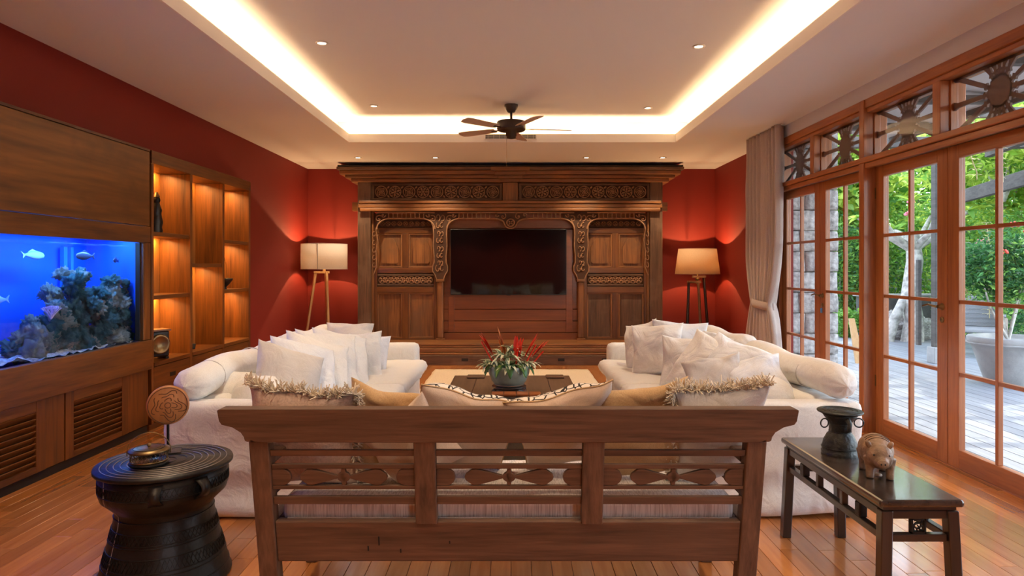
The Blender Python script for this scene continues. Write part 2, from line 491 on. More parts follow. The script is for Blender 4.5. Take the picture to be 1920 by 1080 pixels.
# ================================================================== ROOM
LW, RW, BY, FY, H, UH = -3.13, 3.08, 10.01, -2.6, 2.84, 3.12
CABX, CABT, SY0, SY1 = -2.97, 2.308, 5.40, 7.42     # cabinet face, cabinet top, shelf unit span
struct(MB().box(-3.8, 3.25, FY - .1, BY + .1, -.12, -.012).build('floor', M['gap']))
floor = bpy.data.objects['floor']
def planks(parent, name, mat, x0, x1, y0, y1, pw, gap, ztop, thick, lens, score, limit=300):
    rr = random.Random(3); allp = []
    meshes = {}
    x = x0; k = 0
    while x < x1 - .01:
        w = min(pw, x1 - x)
        y = y0 - rr.random() * lens[0]; 
        while y < y1:
            L = rr.choice(lens); a, b = max(y, y0), min(y + L, y1)
            if b - a > .05: allp.append((x, w, a, b))
            y += L
        x += pw; k += 1
    allp.sort(key=lambda p: -score(p))
    for i, (px, w, a, b) in enumerate(allp[:limit]):
        key = (round(w, 3), round(b - a, 3))
        if key not in meshes:
            e = .0012; g = gap / 2; hw = w / 2 - g; hl = (b - a) / 2 - g; mb = MB()
            vs = [(-hw, -hl, -thick), (hw, -hl, -thick), (hw, hl, -thick), (-hw, hl, -thick),
                  (-hw, -hl, -e), (hw, -hl, -e), (hw, hl, -e), (-hw, hl, -e),
                  (-hw + e, -hl + e, 0), (hw - e, -hl + e, 0), (hw - e, hl - e, 0), (-hw + e, hl - e, 0)]
            fs = [(0, 1, 5, 4), (1, 2, 6, 5), (2, 3, 7, 6), (3, 0, 4, 7), (4, 5, 9, 8), (5, 6, 10, 9), (6, 7, 11, 10), (7, 4, 8, 11), (8, 9, 10, 11)]
            meshes[key] = mb.add(vs, fs).mesh(name, mat)
        o = bpy.data.objects.new(name, meshes[key]); C.objects.link(o); o.parent = parent
        o.location = (px + w / 2, (a + b) / 2, ztop)
    mb = MB()
    for px, w, a, b in allp[limit:]:
        g = gap / 2; mb.box(px + g, px + w - g, a + g, b - g, ztop - thick, ztop)
    if allp[limit:]:
        o = mb.build(name + '_field', mat, parent); o['kind'] = 'stuff'
def fscore(p):
    x, w, a, b = p; yc = max((a + b) / 2, .1); xc = x + w / 2
    if b < 2.25 or abs(xc / yc) > .85: return -1 / (1 + yc)
    if .83 < abs(xc) < 1.9 and a > 3.4 and b < 6.4: return .01
    if abs(xc) < .97 and 3.0 < a and b < 8.5: return .02
    return (b - a) / yc ** 2
planks(floor, 'floor_plank', M['plank'], -3.12, 3.12, FY, BY, .0915, .0016, 0, .012, (.62, .92, 1.22), fscore)

# walls
w = MB().box(-3.8, LW, FY, BY, CABT, 3.3).box(-3.8, LW, SY1, BY, 0, CABT).box(-3.8, LW, FY, 1.9, 0, CABT).box(-3.85, -3.75, 1.9, SY1, 0, CABT)
struct(w.build('wall_left', M['red']))
struct(MB().box(-3.8, 3.25, BY, BY + .12, 0, 3.3).build('wall_back', M['red']))
struct(MB().box(-3.8, 1.95, FY - .12, FY, 0, 3.3).box(2.85, 3.25, FY - .12, FY, 0, 3.3).box(1.95, 2.85, FY - .12, FY, 2.4, 3.3).build('wall_front', M['red']))  # opening at right added, out of view, for daylight behind the camera
DX = 2.951          # face plane of the door leaves
w = MB().box(RW, RW + .035, 7.29, BY, 0, 3.3).box(2.875, RW + .17, FY, 7.29, 2.715, 3.3, 1).box(2.875, RW + .17, FY, 1.55, 0, 2.715)
struct(w.build('wall_right', [M['red'], M['header']]))
struct(MB().box(LW, LW + .012, SY1, BY, 0, .07).build('baseboard_left', M['teak_y']))
struct(MB().box(RW - .012, RW, 7.29, BY, 0, .07).build('baseboard_right', M['teak_y']))
struct(MB().box(LW, RW, BY - .012, BY, 0, .07).build('baseboard_back', M['teak_x']))

# ceiling with its lit tray
P = .17
c = MB()
z0, z1 = H, H + .03
c.box(-3.8, TX0, FY, BY, z0, z1).box(TX1, 3.25, FY, BY, z0, z1).box(TX0, TX1, TY1, BY, z0, z1).box(TX0, TX1, FY, TY0, z0, z1)
ceil = struct(c.build('ceiling', M['ceil']))
f = MB()
t = .014
f.box(TX0, TX0 + t, TY0, TY1, H, H + .10).box(TX1 - t, TX1, TY0, TY1, H, H + .10)
f.box(TX0 + t, TX1 - t, TY1 - t, TY1, H, H + .10).box(TX0 + t, TX1 - t, TY0, TY0 + t, H, H + .10)
f.build('cove_fascia', M['fascia'], ceil)
u = MB().box(TX0 - P, TX1 + P, TY0 - P, TY1 + P, UH, UH + .05)
u.build('tray_ceiling', M['ceil'], ceil)
u = MB()
u.box(TX0 - P - .03, TX0 - P, TY0 - P, TY1 + P, z1, UH).box(TX1 + P, TX1 + P + .03, TY0 - P, TY1 + P, z1, UH)
u.box(TX0 - P, TX1 + P, TY1 + P, TY1 + P + .03, z1, UH).box(TX0 - P, TX1 + P, TY0 - P - .03, TY0 - P, z1, UH)
u.build('cove_wall', M['fascia'], ceil)
MB().box(-3.9, 3.3, FY - .1, BY + .1, 3.3, 3.36).build('roof_slab', M['ceil'], ceil)

# linear air grille in the far fascia
v = thing('air_grille', 'narrow linear air grille in the ceiling cove edge behind the fan', 'vent', (-.03, TY1 - .0145, H + .062))
bx('grille_frame', M['fascia'], -.315, .315, -.012, 0, -.033, .033, v)
bx('grille_slot', M['dark'], -.30, .30, -.0135, -.011, -.024, .024, v, 0)
for k in range(5): bx('grille_blade', M['fascia'], -.30, .30, -.017, -.013, -.021 + k * .0095, -.019 + k * .0095, v, 0)
for k in range(9): bx('grille_bar', M['fascia'], -.27 + k * .0675, -.267 + k * .0675, -.018, -.0165, -.024, .024, v, 0)

# downlights, then added fill spots out of view
dl = [(-1.51, 5.18, UH, 'round recessed downlight in the tray ceiling, nearer left one'),
      (1.49, 5.26, UH, 'round recessed downlight in the tray ceiling, nearer right one'),
      (-1.53, 7.21, UH, 'round recessed downlight in the tray ceiling, far left one'),
      (1.50, 7.30, UH, 'round recessed downlight in the tray ceiling, far right one'),
      (-2.115, 8.94, H, 'round recessed downlight above the far left floor lamp, leftmost in the row'),
      (-1.06, 8.94, H, 'round recessed downlight above the left half of the carved screen'),
      (1.00, 8.94, H, 'round recessed downlight above the right half of the carved screen'),
      (2.04, 8.94, H, 'round recessed downlight above the right end of the carved screen, rightmost in the row')]
for i, (x, y, z, lab) in enumerate(dl):
    g = 'downlights in the raised tray' if z == UH else 'downlights in front of the carved screen'
    d = thing('downlight', lab, 'downlight', (x, y, z), 0, g)
    MB().lathe([(.033, -.001), (.048, -.001), (.050, -.006), (.036, -.010), (.033, -.001)], 24).build('trim_ring', M['white_p'], d)
    MB().lathe([(.001, -.0035), (.033, -.0035), (.033, -.0015), (.001, -.0015)], 20).build('lens', M['lampon'], d)
    spot((x, y, z - .02), 105 if z == UH else 80, 84 if z == UH else 100)
for x in (-1.5, 1.5):  # unseen spots added to fill the near half of the room
    for y in (2.9, .6): spot((x, y, UH - .02), 105, 88)
for x in (-.6, .6): spot((x, 1.2, UH - .02), 70, 100)  # unseen pair added as camera-side fill
for x in (-1.6, 0, 1.6): spot((x, -1.6, H - .02), 130, 120)  # added behind the camera; their bounce lifts the camera-facing sides

# ================================================================== RIGHT SIDE JOINERY
fr = M['door_y']
EDGE = [(3.57, 4.455), (4.455, 5.34), (5.425, 6.31), (6.31, 7.19)]
jt = MB()
trim = thing('door_frame', 'reddish teak frame of posts and transom beam around the glazed doors', 'door frame')
def jpart(nm, *a, bev=.005, mat=None): return bx(nm, mat or M['door_z'], *a, parent=trim, bevel=bev)
jpart('post', 2.856, 3.05, 5.345, 5.42, 0, 2.71)
jpart('post', 2.856, 3.05, 3.49, 3.565, 0, 2.71)
jpart('post', 2.856, 3.05, 1.56, 1.635, 0, 2.71)
jpart('post', 2.92, 3.05, 7.195, 7.285, 0, 2.71)
jpart('post', 2.856, 3.05, -.435, -.365, 0, 2.71)
jpart('post', 2.856, 3.05, -2.6, -2.505, 0, 2.71)
jpart('transom_beam', 2.90, 3.06, -2.5, 7.19, 2.165, 2.235, mat=fr)
jpart('transom_sill', 2.845, 2.90, -2.5, 7.19, 2.195, 2.238, mat=fr)
jpart('transom_moulding', 2.868, 2.90, -2.5, 7.19, 2.150, 2.193, mat=fr)
jpart('head_beam', 2.868, 3.05, -2.6, 7.285, 2.64, 2.714, mat=fr)
jpart('head_moulding', 2.885, 3.05, -2.6, 7.285, 2.605, 2.64, mat=fr)
jpart('threshold', 2.955, 3.16, -2.6, 7.2, -.012, .012, mat=fr)
for y in (2.52, 4.455, 6.31): jpart('mullion', 2.872, 3.05, y - .04, y + .04, 2.238, 2.605)

def leaf(num, ya, yb, handle_at=None, full=True):
    """glazed door leaf, stiles, rails, muntins, eight panes"""
    d = bpy.data.objects.new('door_%d' % num, None); C.objects.link(d); d['kind'] = 'structure'
    x0, x1 = DX, DX + .045
    g = .0025
    a, b = ya + g, yb - g
    st = .108
    bx('stile', M['door_z'], x0, x1, a, a + st, .012, 2.16, d); bx('stile', M['door_z'], x0, x1, b - st, b, .012, 2.16, d)
    bx('bottom_rail', M['door_y'], x0, x1, a + st, b - st, .012, .135, d)
    bx('top_rail', M['door_y'], x0, x1, a + st, b - st, 2.075, 2.16, d)
    m = (a + b) / 2
    bx('muntin', M['door_z'], x0 + .006, x1 - .006, m - .0125, m + .0125, .135, 2.075, d)
    for z in (.635, 1.116, 1.60):
        bx('muntin', M['door_y'], x0 + .006, x1 - .006, a + st, m - .0125, z - .0125, z + .0125, d)
        bx('muntin', M['door_y'], x0 + .006, x1 - .006, m + .0125, b - st, z - .0125, z + .0125, d)
    zs = (.135, .635, 1.116, 1.60, 2.075)
    for k in range(4):
        for (p, q) in ((a + st, m), (m, b - st)):
            MB().box(x0 + .020, x0 + .024, p + .004, q - .004, zs[k] + .004, zs[k + 1] - .004).build('pane', M['glass'], d)
    if handle_at is not None:
        y, dr = handle_at
        h = MB()
        h.lathe([(.024, 0), (.024, .004), (.014, .008), (.012, .034)], 16)
        h.v = [(x0 - z, y + p, 1.075 + q) for p, q, z in h.v]
        h.tube([(x0 - .034, y, 1.075), (x0 - .045, y + dr * .03, 1.078), (x0 - .045, y + dr * .08, 1.088), (x0 - .043, y + dr * .125, 1.078), (x0 - .042, y + dr * .15, 1.072)], [.009, .009, .007, .007, .005], 8)
        hh = h.build('handle', M['brass'], d); hh['label'] = 'curved brass lever handle'
        e = MB().lathe([(.020, 0), (.020, .006), (.008, .008)], 16); e.v = [(x0 - z, y + p, .985 + q) for p, q, z in e.v]
        e.build('lock_plate', M['brass'], d)
    return d
leaf(1, *EDGE[3]); leaf(2, *EDGE[2], handle_at=(6.25, 1)); leaf(3, *EDGE[1], handle_at=(4.51, 1)); leaf(4, *EDGE[0])
leaf(5, 2.525, 3.48); leaf(6, 1.64, 2.52)  # out-of-view pair included to admit daylight
leaf(7, .60, 1.555); leaf(8, -.36, .595); leaf(9, -1.44, -.44); leaf(10, -2.5, -1.445)  # unseen leaves added behind the camera for side daylight
k = thing('key_tag', 'small blue key tag hanging at the far door lock', 'key tag', (DX - .012, 6.25, .985))
bx('tag_body', plain('blue_tag', (.05, .25, .6), .4), -.004, 0, -.018, .018, -.075, -.03, k, .002)
MB().torus((-.002, 0, -.02), .012, .0015, 'x', 14, 5).build('ring', M['steel'], k)

# hinges
for y in (5.338,):
    for z in (.38, 1.9): bx('hinge', M['brass'], DX - .004, DX + .01, y - .005, y + .005, z, z + .09, trim, 0)

# transom windows with carved sunburst fretwork
def sunburst(num, y0, y1, z0=2.238, z1=2.605):
    wdo = bpy.data.objects.new('window_%d' % num, None); C.objects.link(wdo); wdo['kind'] = 'structure'
    X = 2.958
    for a, b, c_, d_, nm in ((y0, y0 + .012, z0, z1, 'M'), (y1 - .012, y1, z0, z1, 'M')):
        bx('frame_bead', M['door_z'], X - .02, X + .03, a, b, c_, d_, wdo)
    MB().box(X - .012, X - .009, y0 + .01, y1 - .01, z0, z1).build('pane', M['glass'], wdo)
    cy, cz = (y0 + y1) / 2, (z0 + z1) / 2
    mb = MB(); th = (X, X + .014)
    n = 40; pts = [(cy + (.108 if i % 2 else .098) * math.cos(2 * PI * i / n), cz + (.108 if i % 2 else .098) * math.sin(2 * PI * i / n)) for i in range(n)]
    mb.prism(pts, 'x', *th)
    mb.build('sun_disc', M['fret'], wdo)
    hw, hh = (y1 - y0) / 2 - .012, (z1 - z0) / 2
    angs = [0, 25, 58, 75, 90, 105, 122, 155]
    for a in angs + [q + 180 for q in angs]:
        ca, sa = math.cos(math.radians(a)), math.sin(math.radians(a))
        L = min(hw / abs(ca) if abs(ca) > 1e-3 else 9, hh / abs(sa) if abs(sa) > 1e-3 else 9)
        ar = [(.09, .016), (.118, .011), (.128, .024), (.142, .011), (.16, .014)]
        long_ = L > .3
        if long_: ar += [(L * .6, .015), (L * .9, .016), (L, .028)]
        else: ar += [(L * .8 + .02, .022), (L, .028)]
        ar = [(min(r, L), h) for r, h in ar]
        pl = [(r, h) for r, h in ar] + [(r, -h) for r, h in reversed(ar)]
        MB().prism([(cy + r * ca - h * sa, cz + r * sa + h * ca) for r, h in pl], 'x', *th).build('sun_ray', M['fret'], wdo)
    MB().box(X, X + .014, y0 + .012, y1 - .012, z0, z0 + .018).box(X, X + .014, y0 + .012, y1 - .012, z1 - .018, z1).build('fret_border', M['fret'], wdo)
M['fret'] = plain('fretwork_wood', (.17, .10, .075), .7)
for i, (a, b) in enumerate(((6.35, 7.19), (5.42, 6.27), (4.495, 5.345), (3.565, 4.415), (2.56, 3.49), (1.64, 2.48))):
    sunburst(i + 1, a, b)

# curtain
def curtain():
    root = thing('curtain', 'long taupe linen curtain tied back at the far end of the glass doors', 'curtain', (2.80, 7.35, 0))
    nu, nz = 150, 70
    vs = []; fs = []
    zt, zb, ztie = 2.835, .015, .93
    def prof(z):
        # (y0, y1, pleat depth)
        top = (-.50, .42, .05); tie = (-.28, .27, .045); bot = (-.56, .50, .055)
        if z > ztie:
            t = (z - ztie) / (zt - ztie); t = min(1, t / .42); t = t * t * (3 - 2 * t); t = t ** .45
            return [tie[k] + (top[k] - tie[k]) * t for k in range(3)]
        t = (ztie - z) / (ztie - zb); t = min(1, t / .8) ** .7
        return [tie[k] + (bot[k] - tie[k]) * t for k in range(3)]
    for j in range(nz + 1):
        z = zt + (zb - zt) * j / nz
        a, b, dp = prof(z)
        for i in range(nu + 1):
            u = i / nu
            ph = u * 2 * PI * 9 + .8 * noise.noise(Vector((u * 4, z * .8, 0)))
            x = dp * (math.sin(ph) + .35 * math.sin(2.1 * ph + 1)) + .012 * noise.noise(Vector((u * 7, z * 2.5, 3)))
            vs.append((x, b + (a - b) * u, z))
    for j in range(nz):
        for i in range(nu):
            p = j * (nu + 1) + i
            fs.append((p, p + 1, p + nu + 2, p + nu + 1))
    o = MB().add(vs, fs, 0, True).build('curtain_panel', M['curtain'], root)
    m = o.modifiers.new('th', 'SOLIDIFY'); m.thickness = .004
    tb = []
    for i in range(28):
        a = 2 * PI * i / 28
        tb.append((.075 * math.cos(a), .0 + .295 * math.sin(a), ztie + .015 * math.sin(a)))
    mb = MB(); n = len(tb); v2 = []
    for k, (dz, s) in enumerate(((-.045, .97), (0, 1.03), (.045, .97))):
        for p in tb: v2.append((p[0] * s, p[1] * s, p[2] + dz))
    mb.add(v2, [(r * n + i, r * n + (i + 1) % n, (r + 1) * n + (i + 1) % n, (r + 1) * n + i) for r in range(2) for i in range(n)], 0, True)
    o = mb.build('tieback', M['curtain'], root); o.modifiers.new('th', 'SOLIDIFY').thickness = .006
    MB().tube([(0, -.55, 2.832), (0, .5, 2.832)], .008, 6).build('curtain_track', M['white_p'], root)
curtain()

# ================================================================== LEFT CABINETRY
TY = (2.55, 5.256)       # aquarium opening
cab = thing('aquarium_cabinet', 'built-in dark teak cabinet framing the blue aquarium on the left wall', 'cabinet')
bx('upper_panel', wood('figured_teak', (.055, .016, .002), (.27, .10, .016), 'y', .42, .45, .15, wear=(.10, .034, .006)), -3.0, CABX, 1.95, 5.362, 1.680, 2.286, cab)
bx('top_strip', M['gray_y'], -3.12, CABX + .004, 1.92, 5.362, 2.290, CABT, cab, .002)
bx('top_rail', M['teak_y'], -3.0, CABX + .008, 1.95, 5.362, 1.543, 1.674, cab)
bx('bottom_rail', M['teak_y'], -3.0, CABX + .022, 1.95, 5.362, .515, .755, cab, .006)
bx('side_rail', M['teak_z'], -3.0, CABX + .008, 5.258, 5.362, .757, 1.541, cab)
bx('side_rail', M['teak_z'], -3.0, CABX + .008, 1.95, 2.53, .757, 1.541, cab)
bx('inner_lip', M['dark'], -3.02, -2.985, 5.243, 5.256, .757, 1.541, cab, 0)
bx('cabinet_top', M['teak_y'], -3.74, -3.0, 1.95, 5.362, 1.75, 1.765, cab, 0)
bx('cabinet_end', M['teak_z'], -3.74, -3.0, 5.345, 5.362, .03, 2.29, cab, 0)
bx('kick_board', M['dark'], -3.74, CABX - .02, 1.95, 5.362, 0, .055, cab, 0)
bx('cabinet_floor', M['teak_y'], -3.74, -3.0, 1.95, 5.36, .50, .514, cab, 0)
def louvre_door(y0, y1):
    d = bpy.data.objects.new('louvre_door', None); C.objects.link(d); d.parent = cab
    x0, x1 = -3.005, CABX - .006
    bx('stile', M['teak_z'], x0, x1, y0, y0 + .08, .06, .512, d); bx('stile', M['teak_z'], x0, x1, y1 - .08, y1, .06, .512, d)
    bx('rail', M['teak_y'], x0, x1, y0 + .08, y1 - .08, .06, .10, d); bx('rail', M['teak_y'], x0, x1, y0 + .08, y1 - .08, .44, .512, d)
    bx('backing', M['dark'], x0 - .012, x0 - .004, y0, y1, .06, .51, d, 0)
    me = None
    for k in range(9):
        z = .118 + k * .0378
        if me is None:
            m = MB(); L = (y1 - y0) / 2 - .081
            m.prism([(-.016, -.019), (-.010, -.021), (.012, .014), (.006, .018)], 'y', -L, L)
            me = m.mesh('slat', M['teak_y'])
        o = link('slat', me, d); o.location = (-2.988, (y0 + y1) / 2, z)
for k in range(4):
    y1 = 5.075 - k * .9
    louvre_door(y1 - .71, y1)
    bx('base_panel', M['teak_z'], -3.0, CABX - .012, y1 + .003, y1 + .185 if k else 5.36, .06, .512, cab)

# aquarium tank
aq = thing('aquarium', 'glowing blue glass aquarium set into the left cabinet', 'aquarium')
M['aqback'] = plain('blue_tank_back', (.004, .12, .95), .6)
bx('back_panel', M['aqback'], -3.47, -3.46, TY[0], 5.33, .70, 1.60, aq, 0)
bx('side_panel', M['aqback'], -3.47, -3.04, 5.33, 5.338, .70, 1.60, aq, 0)
bx('side_panel', M['aqback'], -3.72, -3.04, TY[0] - .02, TY[0], .70, 1.60, aq, 0)
bx('tank_floor', M['aqback'], -3.72, -3.04, TY[0], 5.33, .69, .70, aq, 0)
bx('front_glass', M['tank'], -3.032, -3.024, TY[0], 5.33, .70, 1.60, aq, 0)
bx('overflow_pipe', plain('tank_acrylic', (.03, .22, .8), .2), -3.44, -3.41, 4.98, 5.02, .72, 1.5, aq, 0)
bx('overflow_pipe', plain('tank_acrylic', (.03, .22, .8), .2), -3.44, -3.41, 5.06, 5.09, .72, 1.5, aq, 0)
wm, wnn, wl, wb = new_mat('water_skin')
wb.inputs['Base Color'].default_value = (.4, .7, 1, 1); wb.inputs['Roughness'].default_value = .05; wb.inputs['Alpha'].default_value = .25
b = MB(); nx, ny = 10, 60
vs = [(-3.455 + .42 * i / nx, 2.57 + 2.74 * j / ny, 1.515 + .006 * noise.noise(Vector((i, j * .8, 0)))) for j in range(ny + 1) for i in range(nx + 1)]
b.add(vs, [(j * (nx + 1) + i, j * (nx + 1) + i + 1, (j + 1) * (nx + 1) + i + 1, (j + 1) * (nx + 1) + i) for j in range(ny) for i in range(nx)], 0, True)
b.build('water_surface', wm, aq)
BLUE = (.03, .22, 1)
area('tank_lamp', (-3.28, 3.9, 1.585), (.3, 2.5), 11, BLUE)
area('tank_lamp_white', (-3.14, 4.8, 1.58), (.04, .9), 16, (.20, .50, 1))
area('tank_lamp_left', (-3.30, 2.62, 1.2), (.6, .3), 3.5, (.02, .22, 1), (-.25, 1, -.1), (0, 0, 1))
sb = MB(); nx, ny = 14, 70; rr = random.Random(5)
def sz(i, j): return .735 + .03 * noise.noise(Vector((i * .4, j * .25, 0))) + .012 * rr.random() + (.02 if j < 40 else .01)
vs = [(-3.455 + .42 * i / nx, 2.57 + 2.74 * j / ny, sz(i, j) + .02 * rr.random()) for j in range(ny + 1) for i in range(nx + 1)]
sb.add(vs, [(j * (nx + 1) + i, j * (nx + 1) + i + 1, (j + 1) * (nx + 1) + i + 1, (j + 1) * (nx + 1) + i) for j in range(ny) for i in range(nx)], 0, False)
tag(sb.build('aquarium_sand', plain('white_sand', (.62, .66, .72), .9, bump=1, bscale=120, var=.4, vscale=60)), 'pale sand covering the aquarium bottom', 'sand', kind='stuff')
M['rock_a'] = plain('reef_rock', (.10, .32, .40), .9, bump=1.0, bscale=90, var=.95, vscale=45)
M['rock_b'] = plain('reef_rock_pale', (.55, .75, .95), .9, bump=1.0, bscale=110, var=.9, vscale=60)
def rock_mesh(seed, mat, amp=.5):
    b = MB(); b.ball((0, 0, 0), 1, 44, 30)
    o = []
    for p in b.v:
        p = Vector(p); q = p * 1.6 + Vector((seed * 7, 0, 0))
        s = 1 + amp * noise.noise(q) + amp * .8 * noise.noise(q * 2.2) + amp * .9 * abs(noise.noise(q * 4.5)) - amp * 1.0 * abs(noise.noise(q * 8)) + amp * .5 * noise.noise(q * 16)
        o.append(tuple(p * s))
    b.v = o
    return b.mesh('reef_rock', mat)
rm = [rock_mesh(k, M['rock_a' if k % 3 else 'rock_b']) for k in range(7)]
rr = random.Random(11); cnt = 0
rocks = []
for row, (z, ya, yb, n_, r_) in enumerate(((.79, 4.24, 5.30, 24, .10), (.87, 4.32, 5.31, 22, .085), (.96, 4.40, 5.31, 20, .085), (1.05, 4.48, 5.31, 17, .085), (1.14, 4.56, 5.31, 14, .08), (1.22, 4.62, 5.31, 10, .075), (1.29, 4.68, 4.90, 4, .07))):
    for i in range(n_):
        y = ya + (yb - ya) * (i + .5) / n_ + rr.uniform(-.03, .03)
        if row == 5 and i in (4, 5, 6): continue
        r = r_ * rr.uniform(.45, .85)
        x = rr.uniform(-3.30, -3.10) if y < 5.0 else rr.uniform(-3.20, -3.09)
        o = link('reef_rock', rm[rr.randrange(7)])
        o.location = (x, y, z + rr.uniform(-.02, .02)); o.scale = (r, r * rr.uniform(.8, 1.2), r * rr.uniform(.7, 1.0))
        o.rotation_euler = (rr.uniform(0, 6), rr.uniform(0, 6), rr.uniform(0, 6))
        tag(o, '%s reef rock in the %s of the aquarium reef, %s side' % ('pale knobbly' if o.data.name in ('reef_rock', 'reef_rock.003', 'reef_rock.006') else 'dark knobbly', ('bottom layer', 'second layer', 'middle', 'upper middle', 'upper part', 'next-to-top layer', 'very top')[row], 'left' if y < 4.75 else 'right'), 'rock', 'rocks of the aquarium reef')
def branch(p, d, L, r, dep, b, rr):
    q = p + d * L
    b.tube([p, q], [r, r * .7], 5)
    if dep:
        for _ in range(3):
            nd = (d + Vector((rr.uniform(-.8, .8), rr.uniform(-.8, .8), rr.uniform(-.2, .9)))).normalized()
            branch(q, nd, L * .75, r * .7, dep - 1, b, rr)
b = MB()
for k in range(7): branch(Vector((0, 0, 0)), Vector((rr.uniform(-.6, .8), rr.uniform(-.9, .9), 1)).normalized(), .035, .006, 3, b, rr)
o = b.build('branching_coral', plain('lilac_coral', (.75, .62, .9), .8)); o.location = (-3.10, 4.40, 1.0)
tag(o, 'pale lilac branching coral on the left flank of the reef', 'coral')
def fish(lab, loc, L, rz, ry, dark):
    m = plain('fish_skin', (.03, .05, .12) if dark else (.25, .45, .95), .4)
    t = thing('reef_fish', lab, 'fish', loc); t.rotation_euler = (0, ry, rz)
    b = MB(); prof = [(.001, -L / 2), (.16 * L * .6, -L * .42), (.16 * L, -L * .15), (.14 * L, .1 * L), (.05 * L, .38 * L), (.03 * L, .45 * L)]
    b.lathe(prof, 14, sx=.45); b.v = [(x, z, y) for x, y, z in b.v]; b.build('body', m, t)
    MB().prism([(.40 * L, 0), (.58 * L, .13 * L), (.52 * L, 0), (.58 * L, -.13 * L)], 'x', -.003, .003).build('tail_fin', m, t)
    MB().prism([(-.2 * L, .13 * L), (.0, .22 * L), (.25 * L, .11 * L), (.2 * L, .07 * L), (-.1 * L, .1 * L)], 'x', -.002, .002).build('dorsal_fin', m, t)
fish('dark fish swimming near the top right of the aquarium', (-3.2, 4.90, 1.43), .20, 0, 0, True)
fish('pale blue fish diving at the top centre of the aquarium', (-3.3, 4.52, 1.43), .20, PI, .3, False)
fish('small fish at the upper right corner of the aquarium', (-3.15, 5.2, 1.40), .13, .3, 0, True)
fish('dim blue fish swimming left of the reef', (-3.4, 4.3, 1.13), .22, 0, 0, False)
fish('dark fish low in the open water left of the reef', (-3.4, 4.18, .95), .14, PI, 0, True)

# lit shelf unit
sh = thing('display_shelf', 'lit teak display shelving with drawers between aquarium and red wall', 'shelving')
DV = [(5.39, 5.425), (6.035, 6.08), (6.71, 6.755), (7.375, 7.42)]
XB = -3.25
for a, b in DV: bx('divider', M['teak_z'], XB, CABX, a, b, .05, 2.20, sh)
bx('top_board', M['teak_y'], XB, CABX + .003, 5.39, 7.42, 2.202, CABT, sh)
bx('kick_board', M['teak_y'], XB, CABX - .02, 5.39, 7.42, 0, .05, sh)
SHL = [(5.425, 6.035, (1.606, 1.075)), (6.08, 6.71, (1.345,)), (6.755, 7.375, (1.593, 1.075))]
for a, b, zs in SHL:
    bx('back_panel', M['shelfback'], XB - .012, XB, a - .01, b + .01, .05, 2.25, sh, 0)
    for z in zs: bx('shelf', M['teak_y'], XB, CABX - .012, a, b, z, z + .035, sh)
    bx('drawer_top', M['teak_y'], XB, CABX + .004, a, b, .522, .555, sh)
    for (z0_, z1_) in ((.30, .517), (.06, .295)):
        d = bx('drawer', M['teak_y'], -3.2, CABX - .002, a + .004, b - .004, z0_, z1_, sh)
        zc = z1_ - .10; ym = (a + b) / 2
        bx('recessed_pull', M['dark'], CABX - .004, CABX + .001, ym - .045, ym + .045, zc - .017, zc + .017, d, 0)
    for z in (2.198,) + tuple(q - .002 for q in zs):
        area('shelf_lamp', (XB + .055, (a + b) / 2, z - .004), (.015, (b - a) * .75), 9, (1, .52, .16), (-.25, 0, -1))

def shelf_items():
    t = thing('guardian_figure', 'dark carved figure on the top left lit shelf beside the aquarium', 'figurine', (-3.09, 5.685, 1.642))
    MB().lathe([(.055, 0), (.06, .02), (.05, .05), (.062, .09), (.05, .14), (.045, .17), (.052, .20), (.035, .24), (.03, .26)], 20, sx=.8).build('body', M['blacki'], t)
    MB().ball((0, 0, .285), (.03, .034, .036)).build('head', M['blacki'], t)
    MB().lathe([(.03, 0), (.022, .02), (.006, .045)], 14, c=(0, 0, .31)).build('crown', M['brass'], t)
    t = thing('metal_radio_clock', 'dark box with round brass dial on the bottom left lit shelf', 'clock', (-3.09, 5.66, .556), -.6)
    bx('case', M['blacki'], -.07, .07, -.09, .09, .02, .24, t, .012)
    bx('top_board', M['teak_y'], -.08, .08, -.10, .10, .24, .255, t)
    b = MB().lathe([(.085, 0), (.085, .02), (.07, .03), (.06, .012), (.001, .010)], 28); b.v = [(.07 + z, y + .0, .13 + x) for x, y, z in b.v]; b.build('dial', M['brass'], t)
    for s in (-1, 1): bx('foot', M['blacki'], -.06, .07, s * .07 - .015, s * .07 + .015, 0, .02, t)
    for k in range(5): bx('side_fin', M['steel'], -.05 + 0 * k, .05, -.096, -.09, .05 + k * .035, .06 + k * .035, t, 0)
    t = thing('hanging_bowl', 'dark footed bowl with a thin wire handle on the right lit shelf', 'bowl', (-3.07, 6.97, 1.111))
    MB().lathe([(.03, 0), (.02, .02), (.05, .05), (.085, .10), (.088, .115), (.08, .112), (.04, .055), (.001, .04)], 24).build('bowl_body', M['blacki'], t)
    MB().tube([(0, -.08, .11), (0, -.05, .26), (0, 0, .34), (0, .05, .26), (0, .08, .11)], .0025, 5).build('wire_handle', M['brass'], t)
    t = thing('small_black_cup', 'tiny black cup on the middle bottom lit shelf', 'cup', (-3.09, 6.33, .556))
    MB().lathe([(.02, 0), (.028, .05), (.024, .05), (.017, .008), (.001, .006)], 18).build('cup_body', M['blacki'], t)
    MB().torus((0, .032, .027), .013, .003, 'x', 14, 5).build('cup_handle', M['blacki'], t)
shelf_items()
